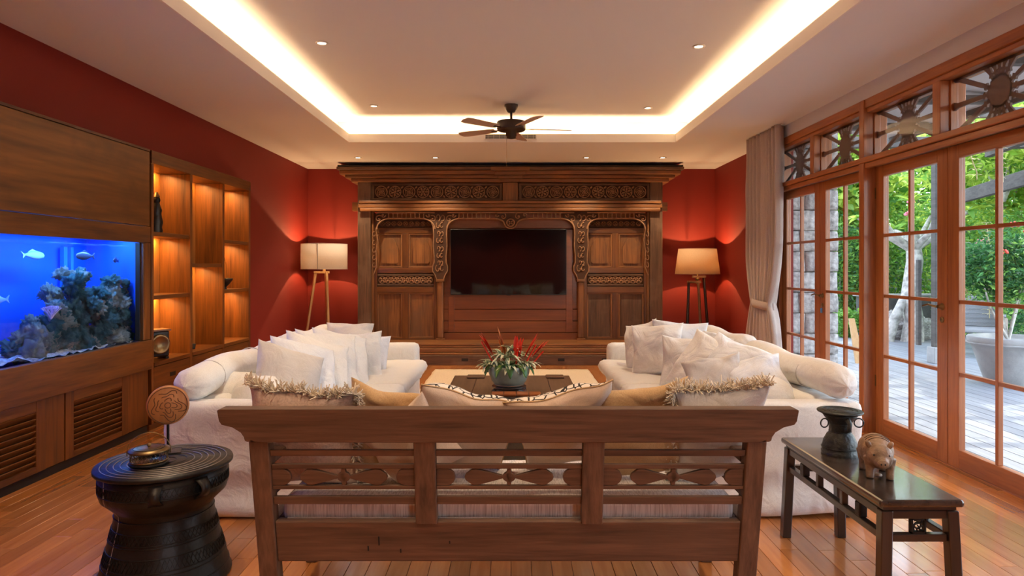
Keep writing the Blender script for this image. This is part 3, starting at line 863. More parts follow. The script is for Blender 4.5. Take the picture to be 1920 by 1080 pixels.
# ================================================================== CARVED SCREEN AGAINST THE BACK WALL
YS = .37
GY = 9.18 + YS
K = F / GY
def gx(px): return (px - 962) / K
def gz(py): return EYE + (500 - py) / K
scr = thing('carved_screen', 'large antique carved teak wall screen with arches framing the television', 'carved screen')
gxm, gzm, gym = M['geb_x'], M['geb_z'], M['geb_x']
def gp(nm, mat, x0, x1, y0, y1, fr_, bk, parent=None, bev=.004):
    """x0..x1, y0..y1 as seen from the front; fr_/bk front and back depth"""
    return bx(nm, mat, gx(x0), gx(x1), fr_ + YS, min(bk + YS, 9.99), gz(y1), gz(y0), parent or scr, bev)
# plinth
bx('plinth', M['gray_x'], -2.16, 2.10, 8.98, 9.95, 0.0, .135, scr, .006)
for x in (-.66, .66, 1.26, -1.3):
    bx('plinth_slot', M['dark'], x - .045, x + .045, 8.976, 8.99, .055, .095, scr, 0)
bx('plinth_moulding', gxm, -2.15, 2.09, 9.00, 9.95, .137, .165, scr, .008)
bx('plinth_moulding', gxm, -2.13, 2.07, 9.03, 9.95, .167, .225, scr, .012)
bx('plinth_moulding', gxm, -2.11, 2.05, 9.06, 9.95, .227, .262, scr, .008)
bx('plinth_board', gxm, -2.10, 2.05, 9.05, 9.98, .264, .285, scr, .004)
# side posts
for a, b in ((673, 697), (1217, 1240)):
    gp('post', M['gray_z'], a, b, 340, 643, 9.10, 9.32)
gp('side_board', M['geb_z'], 697, 701, 398, 643, 9.16, 9.3); gp('side_board', M['geb_z'], 1213, 1217, 398, 643, 9.16, 9.3)
# cornice: stacked mouldings, mitred over the ends and over the centre block
for (y0, y1, ext, f) in ((322, 330, 31, 9.00), (330, 336, 22, 9.04), (336, 343, 12, 9.08)):
    gp('cornice', gxm, 673 - ext, 1240 + ext, y0, y1, f, 9.9, bev=.010)
b = MB()
za, zb = gz(316), gz(322)
gp('cornice_top', M['gray_x'], 638, 1276, 316.5, 321.7, 8.97, 9.9, bev=.006)
bx('cornice_dark_strip', M['dark'], gx(640), gx(1274), 8.97 + YS, 9.99, gz(316), gz(313.5), scr, 0)  # dark strip along the cornice top, just under the ceiling
for k, (y0, y1, hw, f) in enumerate(((316.5, 324, 36, 8.955), (324, 331, 29, 8.985), (331, 337, 23, 9.02), (337, 343, 18, 9.05))):
    gp('centre_cornice', gxm, 957 - hw, 957 + hw, y0, y1, f, 9.3, bev=.008)
gp('frieze_back', M['geb_x'], 674, 1240, 343, 377, 9.20, 9.26)
gp('centre_block', gzm, 943, 971, 343, 377, 9.12, 9.2)
# frieze panels with rosettes
def rosette_mesh(kind):
    b = MB()
    r = .085
    b.torus((0, 0, 0), r * .98, .008, 'y', 22, 5)
    if kind == 0:
        for k in range(6):
            a = k * PI / 3
            b.ball((.045 * math.cos(a), -.002, .045 * math.sin(a)), (.028, .014, .016), 8, 5, rot=Matrix.Rotation(-a, 3, 'Y').to_euler())
            a += PI / 6
            b.ball((.066 * math.cos(a), 0, .066 * math.sin(a)), (.015, .010, .012), 7, 4)
        b.ball((0, -.006, 0), (.017, .012, .017), 8, 5)
    else:
        for k in range(4):
            a = k * PI / 2 + .4; pts = []
            for i in range(11):
                t = i / 10; rr_ = .012 + .055 * t; aa = a + t * 3.6
                pts.append((rr_ * math.cos(aa), -.002, rr_ * math.sin(aa)))
            b.tube(pts, [.009 - .004 * i / 10 for i in range(11)], 5)
            b.ball((.055 * math.cos(a + .6), 0, .055 * math.sin(a + .6)), (.016, .01, .010), 7, 4, rot=Matrix.Rotation(-a, 3, 'Y').to_euler())
        b.ball((0, -.004, 0), (.012, .012, .012), 8, 5)
    return b.mesh('rosette', [M['carve']])
M['carve'] = plain('carved_teak', (.34, .175, .085), .7, bump=.3, bscale=60, var=.3, vscale=20)
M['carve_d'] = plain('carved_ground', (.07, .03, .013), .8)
ros = [rosette_mesh(0), rosette_mesh(1)]
leafm = MB().ball((0, 0, 0), (.014, .010, .024), 7, 5).mesh('carved_leaf', M['carve'])
for (x0, x1) in ((697, 942), (973, 1218)):
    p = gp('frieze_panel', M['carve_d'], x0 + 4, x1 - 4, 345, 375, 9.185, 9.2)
    p['label'] = 'pierced floral frieze panel'
    for a in ((x0, x1, 344, 348), (x0, x1, 372, 376)): gp('panel_frame', M['gray_x'], *a, 9.15, 9.2, p)
    for a in ((x0, x0 + 5, 348, 372), (x1 - 5, x1, 348, 372)): gp('panel_frame', M['gray_z'], *a, 9.15, 9.2, p)
    n = 9
    for k in range(n):
        xx = gx(x0 + 18 + (x1 - x0 - 36) * k / (n - 1))
        o = link('rosette', ros[(k + 1) % 2 if k != 4 else 1], p); o.location = (xx, 9.172 + YS, gz(360)); o.rotation_euler = (0, k * .7, 0)
        if k < n - 1:
            xm = xx + (gx(x1) - gx(x0) - 36 / K) / (n - 1) / 2
            for s in (-1, 1):
                o = link('carved_leaf', leafm, p); o.location = (xm, 9.175 + YS, gz(360) + s * .068); o.rotation_euler = (0, s * .8, 0)
# lintel
gp('lintel', gxm, 677, 1236, 378, 383, 9.035, 9.3, bev=.008); gp('lintel', gxm, 675, 1238, 383.3, 391, 9.05, 9.3, bev=.014); gp('lintel', gxm, 679, 1234, 391.3, 397, 9.03, 9.3, bev=.008)
gp('tenon', M['teak_x'], 662, 673, 380, 396, 9.12, 9.22); gp('tenon', M['teak_x'], 1240, 1250, 380, 396, 9.12, 9.22)
# arcade
AF0 = 9.11
AF = AF0 + YS
def arch(x0, x1, pend=None, y_top=398, y_spr=430, side='LR'):
    """one carved bay: top strip, little balusters, arched rib and filled spandrels"""
    X0, X1 = gx(x0), gx(x1)
    bx('arcade_rail', M['carve'], X0, X1, AF, AF + .04, gz(y_top + 2.5), gz(y_top), scr, .002)
    pts = []
    def line(xa, ya, xb, yb, n, f):
        for i in range(n + 1):
            t = i / n; pts.append(f(t, xa, ya, xb, yb))
    quart = lambda t, xa, ya, xb, yb: (xa + (xb - xa) * (1 - math.cos(t * PI / 2)), ya + (yb - ya) * math.sin(t * PI / 2))
    quart2 = lambda t, xa, ya, xb, yb: (xa + (xb - xa) * math.sin(t * PI / 2), ya + (yb - ya) * (1 - math.cos(t * PI / 2)))
    ya = 410
    r = 26
    pts += [quart(i / 8, x0, y_spr, x0 + r, ya) for i in range(9)]
    if pend:
        pts += [quart2(i / 6, pend - 34, ya, pend - 12, 420) for i in range(1, 7)]
        pts += [(pend - 9, 425), (pend - 4, 428.5), (pend + 4, 428.5), (pend + 9, 425)]
        pts += [quart2(1 - i / 6, pend + 34, ya, pend + 12, 420) for i in range(0, 7)]
    pts += [quart(1 - i / 8, x1, y_spr, x1 - r, ya) for i in range(9)]
    P3 = [(gx(a), AF + .01, gz(c)) for a, c in pts]
    MB().tube(P3, .011, 6).build('arch_rib', M['carve'], scr)
    # spandrel ground above the rib
    bb = MB()
    for i in range(len(pts) - 1):
        (a, c), (a2, c2) = pts[i], pts[i + 1]
        if a2 - a < .3: continue
        if max(c, c2) < 411: continue
        bb.add([(gx(a), AF + .02, gz(c)), (gx(a2), AF + .02, gz(c2)), (gx(a2), AF + .02, gz(y_top)), (gx(a), AF + .02, gz(y_top)),
                (gx(a), AF + .035, gz(c)), (gx(a2), AF + .035, gz(c2)), (gx(a2), AF + .035, gz(y_top)), (gx(a), AF + .035, gz(y_top))],
               [(0, 1, 2, 3), (7, 6, 5, 4), (0, 4, 5, 1)])
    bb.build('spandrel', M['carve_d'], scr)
    sc = MB()
    def curl(cx, cy, r, s=1, a0=0):
        p3 = []
        for i in range(13):
            t = i / 12; rr_ = r * (1 - .75 * t); aa = a0 + s * t * 5.5
            p3.append((gx(cx) + rr_ * math.cos(aa), AF + .012, gz(cy) + rr_ * math.sin(aa)))
        sc.tube(p3, [.009 - .003 * i / 12 for i in range(13)], 5)
        sc.ball((gx(cx), AF + .008, gz(cy)), (.012, .012, .012), 7, 4)
    curl(x0 + 4, 411, .055, 1, 1); curl(x1 - 4, 411, .055, -1, 2)
    curl(x0 + 12, 404, .034, -1, 0); curl(x1 - 12, 404, .034, 1, 3)
    if pend:
        for s in (-1, 1): curl(pend + s * 14, 406, .045, s, 1 if s < 0 else 2); curl(pend + s * 26, 404, .03, s, 0)
        sc.torus((gx(pend), AF + .005, gz(418)), .055, .009, 'y', 20, 6)
        for k in range(4):
            a = k * PI / 2 + PI / 4
            sc.ball((gx(pend) + .024 * math.cos(a), AF + .008, gz(418) + .024 * math.sin(a)), (.018, .010, .011), 7, 4, rot=Matrix.Rotation(-a, 3, 'Y').to_euler())
    sc.build('scrollwork', M['carve'], scr)
    # balusters
    bm = None; xs = []
    a = x0 + 22; 
    while a < x1 - 20:
        if not (pend and abs(a - pend) < 36): xs.append(a)
        a += 8.2
    for xx in xs:
        if bm is None:
            mb = MB().lathe([(.012, 0), (.012, .012), (.005, .02), (.010, .035), (.004, .045), (.012, .058), (.012, .066)], 8)
            bm = mb.mesh('baluster', M['carve'])
        o = link('baluster', bm, scr); o.location = (gx(xx), AF + .012, gz(409.5))
arch(708, 816); arch(839, 1076, pend=957.5); arch(1100, 1208)
# carved pillars
def pillar(cx, flip):
    pts = [(-21, 398), (21, 398), (19, 412), (13, 425), (12, 440), (13, 460), (11, 480), (11, 492), (14, 500), (14, 508), (9, 516), (6, 526), (-6, 526), (-9, 516), (-14, 508), (-14, 500), (-11, 492), (-11, 480), (-13, 460), (-12, 440), (-13, 425), (-19, 412)]
    p = MB().prism([(gx(cx + a), gz(b)) for a, b in pts], 'y', AF + .01, AF + .06)
    # prism expects (x, z) pairs for axis y
    o = p.build('pillar_capital', M['carve_d'], scr); o['label'] = 'tapering carved pillar bracket'
    MB().tube([(gx(cx + a), AF + .012, gz(b)) for a, b in pts[2:]], .009, 6).build('capital_rim', M['carve'], o)
    sc = MB(); rr_ = random.Random(cx)
    for k, (yy, r) in enumerate(((408, .075), (424, .06), (438, .055), (452, .055), (466, .055), (480, .05), (492, .045), (504, .07))):
        for s in (-1, 1):
            p3 = []
            for i in range(12):
                t = i / 11; q = r * (1 - .72 * t); aa = (1.2 if k % 2 else -1.9) + s * t * 5
                p3.append((gx(cx) + s * r * .45 + q * .55 * math.cos(aa) * s, AF + .004, gz(yy) + q * math.sin(aa) * .8))
            sc.tube(p3, [.0085 - .003 * i / 11 for i in range(12)], 5)
        sc.ball((gx(cx), AF + .002, gz(yy)), (.012, .012, .02), 8, 5)
    sc.build('pillar_scrolls', M['carve'], o)
    gp('colonnette', gzm, cx - 6, cx + 6, 528, 634, AF0 + .02, AF0 + .08, bev=.02)
    gp('colonnette_base', gxm, cx - 8, cx + 8, 634, 638, AF0, AF0 + .09, bev=.006); gp('colonnette_base', gxm, cx - 7, cx + 7, 638, 645, AF0 + .01, AF0 + .09, bev=.006)
    gp('colonnette_cap', gxm, cx - 8, cx + 8, 523, 528, AF0, AF0 + .085, bev=.004)
pillar(826, 0); pillar(1089, 1)
def side_bracket(x, s):
    sc = MB()
    for k, yy in enumerate((440, 456, 470, 484, 498)):
        p3 = []
        for i in range(11):
            t = i / 10; q = .042 * (1 - .7 * t); aa = 1.5 + s * t * 5
            p3.append((gx(x) + q * math.cos(aa) * .8, AF + .03, gz(yy) + q * math.sin(aa)))
        sc.tube(p3, [.008 - .003 * i / 10 for i in range(11)], 5)
    sc.tube([(gx(x + s * 3), AF + .03, gz(428)), (gx(x + s * 6), AF + .03, gz(450)), (gx(x + s * 3), AF + .03, gz(470)), (gx(x + s * 4), AF + .03, gz(500)), (gx(x - s * 2), AF + .03, gz(516))], .008, 5)
    sc.build('side_bracket', M['carve'], scr)
side_bracket(703, 1); side_bracket(1212, -1)
# door groups
def doors(x0, x1, s):
    F0 = 9.21
    gp('door_backing', M['geb_x'], x0 - 2, x1 + 2, 400, 645, F0 + .05, F0 + .07, bev=0)
    for a, b in ((x0, x0 + 9), (x1 - 9, x1)): gp('stile', M['teak_z'], a, b, 412, 645, F0 - .01, F0 + .05)
    a0, a1 = x0 + 9, x1 - 9; m = (a0 + a1) / 2
    for y0, y1 in ((427, 437), (502, 512), (538, 549), (635, 645)): gp('rail', M['teak_x'], a0, a1, y0, y1, F0, F0 + .05)
    for y0, y1 in ((437, 502), (549, 635)): gp('muntin', M['teak_z'], m - 6, m + 6, y0, y1, F0 + .002, F0 + .05)
    for (y0, y1) in ((412, 426), (514, 536)):
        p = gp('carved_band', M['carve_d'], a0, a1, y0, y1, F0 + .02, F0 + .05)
        n = 9; w = (a1 - a0 - 8) / n; cy = (y0 + y1) / 2; hh = (y1 - y0) / K * .36
        if y0 > 500:
            for q in ((a0 + 1, a1 - 1, y0 + .5, y0 + 3), (a0 + 1, a1 - 1, y1 - 3, y1 - .5)): gp('band_frame', M['gray_x'], *q, F0, F0 + .03, p, .002)
        for k in range(n):
            cx = gx(a0 + 4 + w * (k + .5)); sc = MB(); z = gz(cy)
            sc.torus((cx, F0 + YS + .012, z), hh * .8, .006, 'y', 12, 4)
            for q in range(4):
                aa = q * PI / 2 + PI / 4
                sc.ball((cx + hh * .42 * math.cos(aa), F0 + YS + .012, z + hh * .42 * math.sin(aa)), (hh * .38, .008, hh * .2), 6, 4, rot=Matrix.Rotation(-aa, 3, 'Y').to_euler())
            sc.build('band_flower', M['carve'] if y0 > 500 else M['geb_x'], p)
    for a, b in ((a0, m - 6), (m + 6, a1)):
        for y0, y1, ar in ((437, 502, True), (549, 635, False)):
            p = gp('panel', M['geb_z'] if ar or s < 0 else M['gray_z'], a + 1, b - 1, y0 + 1, y1 - 1, F0 + .036, F0 + .05, bev=0)
            for q in ((a, b, y0, y0 + 3), (a, b, y1 - 3, y1)): gp('bead', M['geb_x'], *q, F0 + .008, F0 + .04, p, .004)
            for q in ((a, a + 3, y0 + 3, y1 - 3), (b - 3, b, y0 + 3, y1 - 3)): gp('bead', M['geb_z'], *q, F0 + .008, F0 + .04, p, .004)
            if ar:
                cx = (a + b) / 2; hw = (b - a) / 2 - 8
                pts = [(cx - hw + 3, y1 - 8), (cx + hw - 3, y1 - 8), (cx + hw, y1 - 11), (cx + hw, y0 + 26), (cx + hw - 3, y0 + 22), (cx + hw - 4, y0 + 17), (cx + hw - 9, y0 + 11), (cx, y0 + 9), (cx - hw + 9, y0 + 11), (cx - hw + 4, y0 + 17), (cx - hw + 3, y0 + 22), (cx - hw, y0 + 26), (cx - hw, y1 - 11)]
                MB().prism([(gx(u), gz(w_)) for u, w_ in pts], 'y', F0 + YS + .008, F0 + YS + .03).build('arched_field', M['geb_z'], p, .012)
doors(697, 822, -1); doors(1092, 1217, 1)
# centre boards behind the television
BZ = 9.245
gp('centre_board', M['panelred'], 830, 1086, 400, 428, BZ, BZ + .03)
gp('centre_board', M['panelred'], 830, 1086, 430, 580, BZ - .0, BZ + .03)
gp('centre_board', M['panelred'], 830, 1086, 581, 602, BZ, BZ + .03); gp('centre_board', M['panelred'], 830, 1086, 603, 624, BZ, BZ + .03)
gp('base_board', M['panelred'], 830, 1086, 625, 645, BZ - .03, BZ + .03)
gp('board_stile', M['panelred'], 840, 851, 556, 624, BZ - .018, BZ + .0); gp('board_stile', M['panelred'], 1062, 1074, 430, 624, BZ - .018, BZ + .0)
# television
tv = thing('television', 'large flat black television mounted inside the carved screen', 'television', (gx(953.5), 9.14 + YS, gz(491.5)))
hw, hh = (1062 - 845) / 2 / K, (553 - 430) / 2 / K
bx('casing', M['tvf'], -hw, hw, 0, .045, -hh, hh, tv, .004)
bx('screen', M['tv'], -hw + .008, hw - .008, -.002, .002, -hh + .012, hh - .008, tv, 0)
bx('logo_plate', M['tvf'], -.03, .03, -.003, .004, -hh - .006, -hh + .004, tv, 0)
bx('wall_bracket', M['tvf'], -.3, .3, .045, .104, -.2, .2, tv, 0)

# ================================================================== FLOOR LAMPS
def shade_mat(name, col, estr):
    m, n, l, b = new_mat(name)
    tc = n.new('ShaderNodeTexCoord'); t = n.new('ShaderNodeTexNoise'); t.inputs['Scale'].default_value = 90
    l.new(tc.outputs['Object'], t.inputs['Vector'])
    r = n.new('ShaderNodeValToRGB'); r.color_ramp.elements[0].color = (*[c * .85 for c in col], 1); r.color_ramp.elements[1].color = (*col, 1)
    l.new(t.outputs['Fac'], r.inputs['Fac'])
    l.new(r.outputs['Color'], b.inputs['Base Color']); b.inputs['Roughness'].default_value = .9
    tr = n.new('ShaderNodeBsdfTranslucent'); l.new(r.outputs['Color'], tr.inputs[0])
    mx = n.new('ShaderNodeMixShader'); mx.inputs[0].default_value = estr
    l.new(b.outputs[0], mx.inputs[1]); l.new(tr.outputs[0], mx.inputs[2]); l.new(mx.outputs[0], n['Material Output'].inputs[0])
    return m
def bulb(loc, e):
    l = bpy.data.lights.new('bulb_light', 'POINT'); l.energy = e; l.color = (1, .60, .28); l.shadow_soft_size = .012
    o = bpy.data.objects.new('bulb_light', l); o.location = loc; C.objects.link(o)
LAMP_E = 48
def shade(root, r0, r1, z0, z1, mat, n=64):
    b = MB().add([(r * math.cos(2 * PI * k / n), r * math.sin(2 * PI * k / n), z) for r, z in ((r0, z0), (r1, z1)) for k in range(n)],
                 [(k, (k + 1) % n, n + (k + 1) % n, n + k) for k in range(n)], 0, True)
    o = b.build('lamp_shade', mat, root); o.modifiers.new('th', 'SOLIDIFY').thickness = .003
    MB().torus((0, 0, z0), r0, .003, 'z', 48, 5).torus((0, 0, z1), r1, .003, 'z', 48, 5).build('shade_hem', mat, o)
    MB().tube([(0, -r1, z1 - .01), (0, r1, z1 - .01)], .002, 5).tube([(-r1, 0, z1 - .01), (r1, 0, z1 - .01)], .002, 5).build('shade_spider', M['steel'], o)
    return o
l1 = thing('floor_lamp', 'floor lamp with white drum shade on a pale wooden tripod at left', 'lamp', (-2.72, 9.45, 0))
sh1 = shade(l1, .325, .325, 1.315, 1.675, shade_mat('white_shade', (.86, .82, .76), .32))
MB().tube([(-.0, -.327, 1.316), (-.0, -.327, 1.674)], .004, 4).build('shade_seam', M['steel'], sh1)
lw_ = M['pale'] = wood('pale_ash', (.45, .24, .09), (.62, .36, .15), 'z', .5, 1, .1)
for a, top in ((-2.0, -.11), (-1.05, .09), (1.6, 0)):
    tx, ty = .09 * math.cos(a), .09 * math.sin(a); bx_, by_ = .24 * math.cos(a), .24 * math.sin(a)
    if a < 0: tx, bx_ = (-.11, -.27) if a < -1.5 else (.05, .13); ty, by_ = (-.04, -.16) if a < -1.5 else (-.06, -.2)
    MB().tube([(bx_, by_, 0), (tx, ty, 1.275)], .022, 4).build('leg', lw_, l1)
bx('crossbar', lw_, -.13, .085, -.07, -.03, 1.255, 1.285, l1); bx('crossbar', lw_, -.02, .02, -.06, .1, 1.255, 1.285, l1)
MB().lathe([(.02, 1.285), (.02, 1.33), (.012, 1.335), (.012, 1.42)], 14).build('socket', lw_, l1)
MB().ball((0, 0, 1.48), (.035, .035, .05)).build('bulb', plain('lit_bulb', (1, .9, .7), .4, emit=(1, .72, .4), estr=6), l1)
l2 = thing('floor_lamp', 'floor lamp with tapered linen shade on a dark tripod at right', 'lamp', (2.655, 9.45, 0))
shade(l2, .315, .268, 1.245, 1.605, shade_mat('linen_shade', (.74, .56, .36), .34))
dk = M['black_z']
for tx, ty, bx_, by_ in ((-.13, -.02, -.20, -.16), (.0, -.05, .0, -.25), (.10, .02, .22, .12)):
    MB().tube([(bx_, by_, 0), (tx, ty, 1.12 if tx < .05 else 1.19)], .02, 4).build('leg', M['gray_z'] if tx == 0 else dk, l2)
bx('crossbar', M['gray_x'], -.15, .04, -.05, .0, 1.115, 1.145, l2); bx('crossbar', M['gray_x'], -.07, .12, -.02, .03, 1.19, 1.22, l2)
MB().lathe([(.018, 1.10), (.018, 1.16), (.03, 1.165), (.03, 1.18), (.010, 1.22), (.010, 1.36)], 14).build('socket', M['brass'], l2)
MB().ball((0, 0, 1.42), (.035, .035, .05)).build('bulb', bpy.data.materials['lit_bulb'], l2)
bulb((-2.72, 9.45, 1.545), LAMP_E); bulb((2.655, 9.45, 1.485), LAMP_E)

# ================================================================== CEILING FAN
fan = thing('ceiling_fan', 'dark brown ceiling fan with five blades hanging from the tray ceiling', 'fan', (-.02, 7.18, UH))
M['fan'] = plain('dark_fan', (.035, .020, .014), .4, .3)
M['blade'] = wood('blade_wood', (.42, .31, .25), (.55, .42, .34), 'x', .45, 1, .1)
MB().lathe([(.075, 0), (.075, -.02), (.05, -.07), (.035, -.085), (.001, -.085)], 28).build('canopy', M['fan'], fan)
MB().lathe([(.014, -.08), (.014, -.18)], 12).build('downrod', M['fan'], fan)
MB().lathe([(.02, -.165), (.10, -.18), (.155, -.185), (.158, -.20), (.158, -.265), (.15, -.28), (.06, -.285), (.058, -.34), (.05, -.345), (.05, -.365), (.02, -.372), (.001, -.372)], 36).build('motor_housing', M['fan'], fan)
MB().tube([(-.05, -.03, -.345), (-.05, -.03, -.66)], .0018, 4).ball((-.05, -.03, -.67), .007).build('pull_chain', M['brass'], fan)
blade = MB(); pts = [(.20, -.045), (.26, -.055), (.60, -.07), (.655, -.06), (.675, 0), (.655, .06), (.60, .07), (.26, .055), (.20, .045)]
blade.prism(pts, 'z', -.003, .003)
bm_ = blade.mesh('blade', M['blade'])
for k in range(5):
    a = k * 2 * PI / 5 + .12
    o = link('blade', bm_, fan); o.rotation_euler = (math.radians(10), 0, a); o.location = (0, 0, -.262)
    i = MB().box(.10, .25, -.014, .014, -.006, -.001).build('blade_iron', M['fan'], o)
# ================================================================== RUG AND COFFEE TABLE
rug = MB(); nx, ny = 60, 140
rx0, rx1, ry0, ry1 = -1.02, .98, 3.3, 8.56
vs = []
for j in range(ny + 1):
    for i in range(nx + 1):
        x = rx0 + (rx1 - rx0) * i / nx; y = ry0 + (ry1 - ry0) * j / ny
        e = .012 * noise.noise(Vector((x * 5, y * 5, 0)))
        if j in (0, ny): y += e * 1.5
        if i in (0, nx): x += e
        vs.append((x, y, .012 + .002 * noise.noise(Vector((x * 30, y * 30, 2)))))
rug.add(vs, [(j * (nx + 1) + i, j * (nx + 1) + i + 1, (j + 1) * (nx + 1) + i + 1, (j + 1) * (nx + 1) + i) for j in range(ny) for i in range(nx)], 0, True)
o = rug.build('rug', M['rug']); o.modifiers.new('th', 'SOLIDIFY').thickness = .010
tag(o, 'cream woven rug between the sofas, under the coffee table', 'rug')
M['tabletop'] = wood('dark_plank', (.09, .048, .026), (.20, .115, .065), 'y', .45, 1.2, .4, wear=(.15, .085, .05))
ct = thing('coffee_table', 'low dark antique plank coffee table standing on the cream rug', 'table', (-.01, 0, 0))
for k in range(5):
    w = .98 / 5; x = -.49 + k * w
    bx('table_plank', M['tabletop'], x + .001, x + w - .001, 4.0, 5.61, .375, .42, ct, .004)
for x in (-.30, .36): bx('cleat', M['gray_x'], x - .075, x + .075, 5.44, 5.56, .42, .437, ct, .006)
bx('apron', M['gray_y'], -.46, -.42, 4.08, 5.53, .27, .374, ct); bx('apron', M['gray_y'], .42, .46, 4.08, 5.53, .27, .374, ct)
bx('apron', M['gray_x'], -.42, .42, 4.08, 4.12, .27, .374, ct); bx('apron', M['gray_x'], -.42, .42, 5.49, 5.53, .27, .374, ct)
for x in (-.44, .44):
    for y in (4.1, 5.51): bx('leg', M['gray_z'], x - .045, x + .045, y - .045, y + .045, .013, .372, ct, .008)
# pot with arrangement
PX, PYY, PZ = -.03, 4.88, .42
stnd = thing('pot_stand', 'round black carved stand under the green glazed planter', 'stand', (PX, PYY, PZ))
MB().lathe([(.125, .0), (.132, .01), (.118, .022), (.112, .03), (.128, .038), (.128, .046), (.001, .046)], 40).build('stand_body', M['black_x'], stnd)
for k in range(4):
    a = k * PI / 2 + .5; MB().ball((.126 * math.cos(a), .126 * math.sin(a), .016), (.02, .02, .016), 8, 5).build('scroll_foot', M['black_x'], stnd)
pot = thing('planter', 'green-grey glazed ceramic planter with bromeliads on the coffee table', 'planter', (PX, PYY, PZ + .047))
M['glaze'] = plain('celadon_glaze', (.26, .34, .28), .28, var=.35, vscale=9, coat=.5)
MB().lathe([(.095, 0), (.105, .006), (.13, .04), (.150, .09), (.156, .135), (.154, .15), (.147, .152), (.140, .135), (.09, .12), (.001, .12)], 40).build('pot_body', M['glaze'], pot)
MB().torus((0, 0, .012), .106, .006, 'z', 40, 6).build('foot_ring', plain('bare_clay', (.30, .20, .13), .8), pot)
def strap(b, p0, d, L, w, droop, seed, n=9, mi=0, curl=0.0):
    """arching strap leaf"""
    d = Vector(d).normalized(); side = d.cross(Vector((0, 0, 1)))
    if side.length < .1: side = Vector((1, 0, 0))
    side.normalize(); p = Vector(p0); vs = []
    for i in range(n + 1):
        t = i / n
        ww = w * (math.sin(PI * min(1, .12 + t * .88)) ** .6) * (1 - t * .5) + .001
        up = side.cross(d).normalized()
        vs += [p - side * ww / 2 + up * ww * .15, p, p + side * ww / 2 + up * ww * .15]
        p = p + d * L / n
        d = (d + Vector((0, 0, -droop / n)) + side * curl / n).normalized()
    fs = []
    for i in range(n):
        k = i * 3; fs += [(k, k + 1, k + 4, k + 3), (k + 1, k + 2, k + 5, k + 4)]
    b.add(vs, fs, mi, True)
rr = random.Random(21)
lf_d = plain('deep_green_leaf', (.045, .15, .035), .35, var=.4, vscale=30)
lf_v = plain('lime_leaf_band', (.20, .36, .06), .4)
lf_c = plain('cream_leaf_edge', (.70, .72, .48), .5)
lf_g = plain('grey_green_leaf', (.13, .22, .11), .5)
red = plain('red_bract', (.75, .035, .012), .35)
orange = plain('orange_bract', (.55, .16, .03), .4)
# folded broad leaves around the rim, each its own part
for k in range(11):
    a = 2 * PI * k / 11 + .2; b = MB()
    p0 = (.06 * math.cos(a), .06 * math.sin(a), .14)
    strap(b, p0, (math.cos(a), math.sin(a), .9), .18, .085, 3.0, k, 12, 0, rr.uniform(-.6, .6))
    o = b.build('broad_leaf', lf_d, pot); o.modifiers.new('th', 'SOLIDIFY').thickness = .002
    b = MB(); strap(b, (p0[0], p0[1], .143), (math.cos(a), math.sin(a), .9), .18, .030, 3.0, k, 12, 0, 0)
    if k % 2: b.build('leaf_band', lf_v, o)
# variegated rosettes
for (cx, cy, cz, n, s) in ((-.02, -.04, .20, 16, 1.1), (-.12, -.03, .15, 14, .9), (.11, -.04, .15, 14, .9), (.0, -.09, .13, 14, .9), (-.06, .05, .2, 14, 1), (.07, .05, .19, 14, 1), (.02, .0, .25, 12, .8), (.15, .02, .14, 12, .8), (-.16, .02, .14, 12, .8)):
    e = MB(); b = MB(); 
    for k in range(n):
        a = 2 * PI * k / n + rr.random() * .4; el = rr.uniform(.4, 1.6); dr = rr.uniform(1.2, 2.4)
        d = (math.cos(a), math.sin(a), el); L = s * rr.uniform(.10, .16)
        strap(e, (cx, cy, cz), d, L, .034, dr, k, 7); strap(b, (cx, cy, cz + .0015), d, L * .97, .021, dr, k, 7)
    o = e.build('variegated_rosette', lf_c, pot); o['label'] = 'green rosette with cream leaf edges'
    b.build('leaf_centres', lf_g, o)
# bromeliad flower heads
for (x, y, dx, dz, L, n, mt) in ((-.09, -.02, -.55, 1, .30, 9, red), (.05, -.03, .05, 1, .22, 8, red), (.10, .0, .55, 1, .26, 10, red), (.14, .02, .8, .9, .22, 7, red), (-.02, .03, -.25, 1, .28, 5, orange), (.06, .02, .2, 1, .22, 5, red)):
    b = MB()
    for k in range(n):
        d = Vector((dx + rr.uniform(-.16, .16), rr.uniform(-.2, .2), dz)).normalized(); q = rr.uniform(.05, L * .6)
        base = Vector((x, y, .17)) + Vector((dx, 0, dz)).normalized() * q * .6
        strap(b, base, d, L * rr.uniform(.45, .75), .046, .1, k, 6)
    b.tube([(x, y, .12), Vector((x, y, .12)) + Vector((dx, 0, dz)).normalized() * L * .8], .006, 6)
    o = b.build('flower_spike', mt, pot); o['label'] = 'spiky red bromeliad bract' if mt is red else 'slim orange bract'
bk = thing('wooden_tray', 'small orange-brown wooden slat box lying before the planter', 'tray', (.02, 4.60, .42))
for k in range(4): bx('slat', M['door_x'], -.17 + k * .087, -.17 + k * .087 + .083, -.055, .055, .030, .045, bk, .002)
bx('tray_body', M['black_x'], -.175, .175, -.06, .06, 0, .029, bk)
bk = thing('book', 'black hardback book with tiny pale spine lettering on the coffee table', 'book', (-.05, 4.42, .42))
bx('cover', M['tvf'], -.14, .14, -.10, .10, 0, .032, bk, .002); bx('pages', M['white_p'], -.137, .142, -.095, .095, .004, .028, bk, 0)
fc = bpy.data.curves.new('spine_text', 'FONT'); fc.body = 'ers'; fc.size = .022; fc.extrude = .0003
ft = bpy.data.objects.new('spine_text', fc); C.objects.link(ft); ft.parent = bk; ft.rotation_euler = (PI / 2, 0, 0); ft.location = (.03, -.1015, .008)
bpy.context.view_layer.update(); tm = bpy.data.meshes.new_from_object(ft.evaluated_get(bpy.context.evaluated_depsgraph_get())); bpy.data.objects.remove(ft)
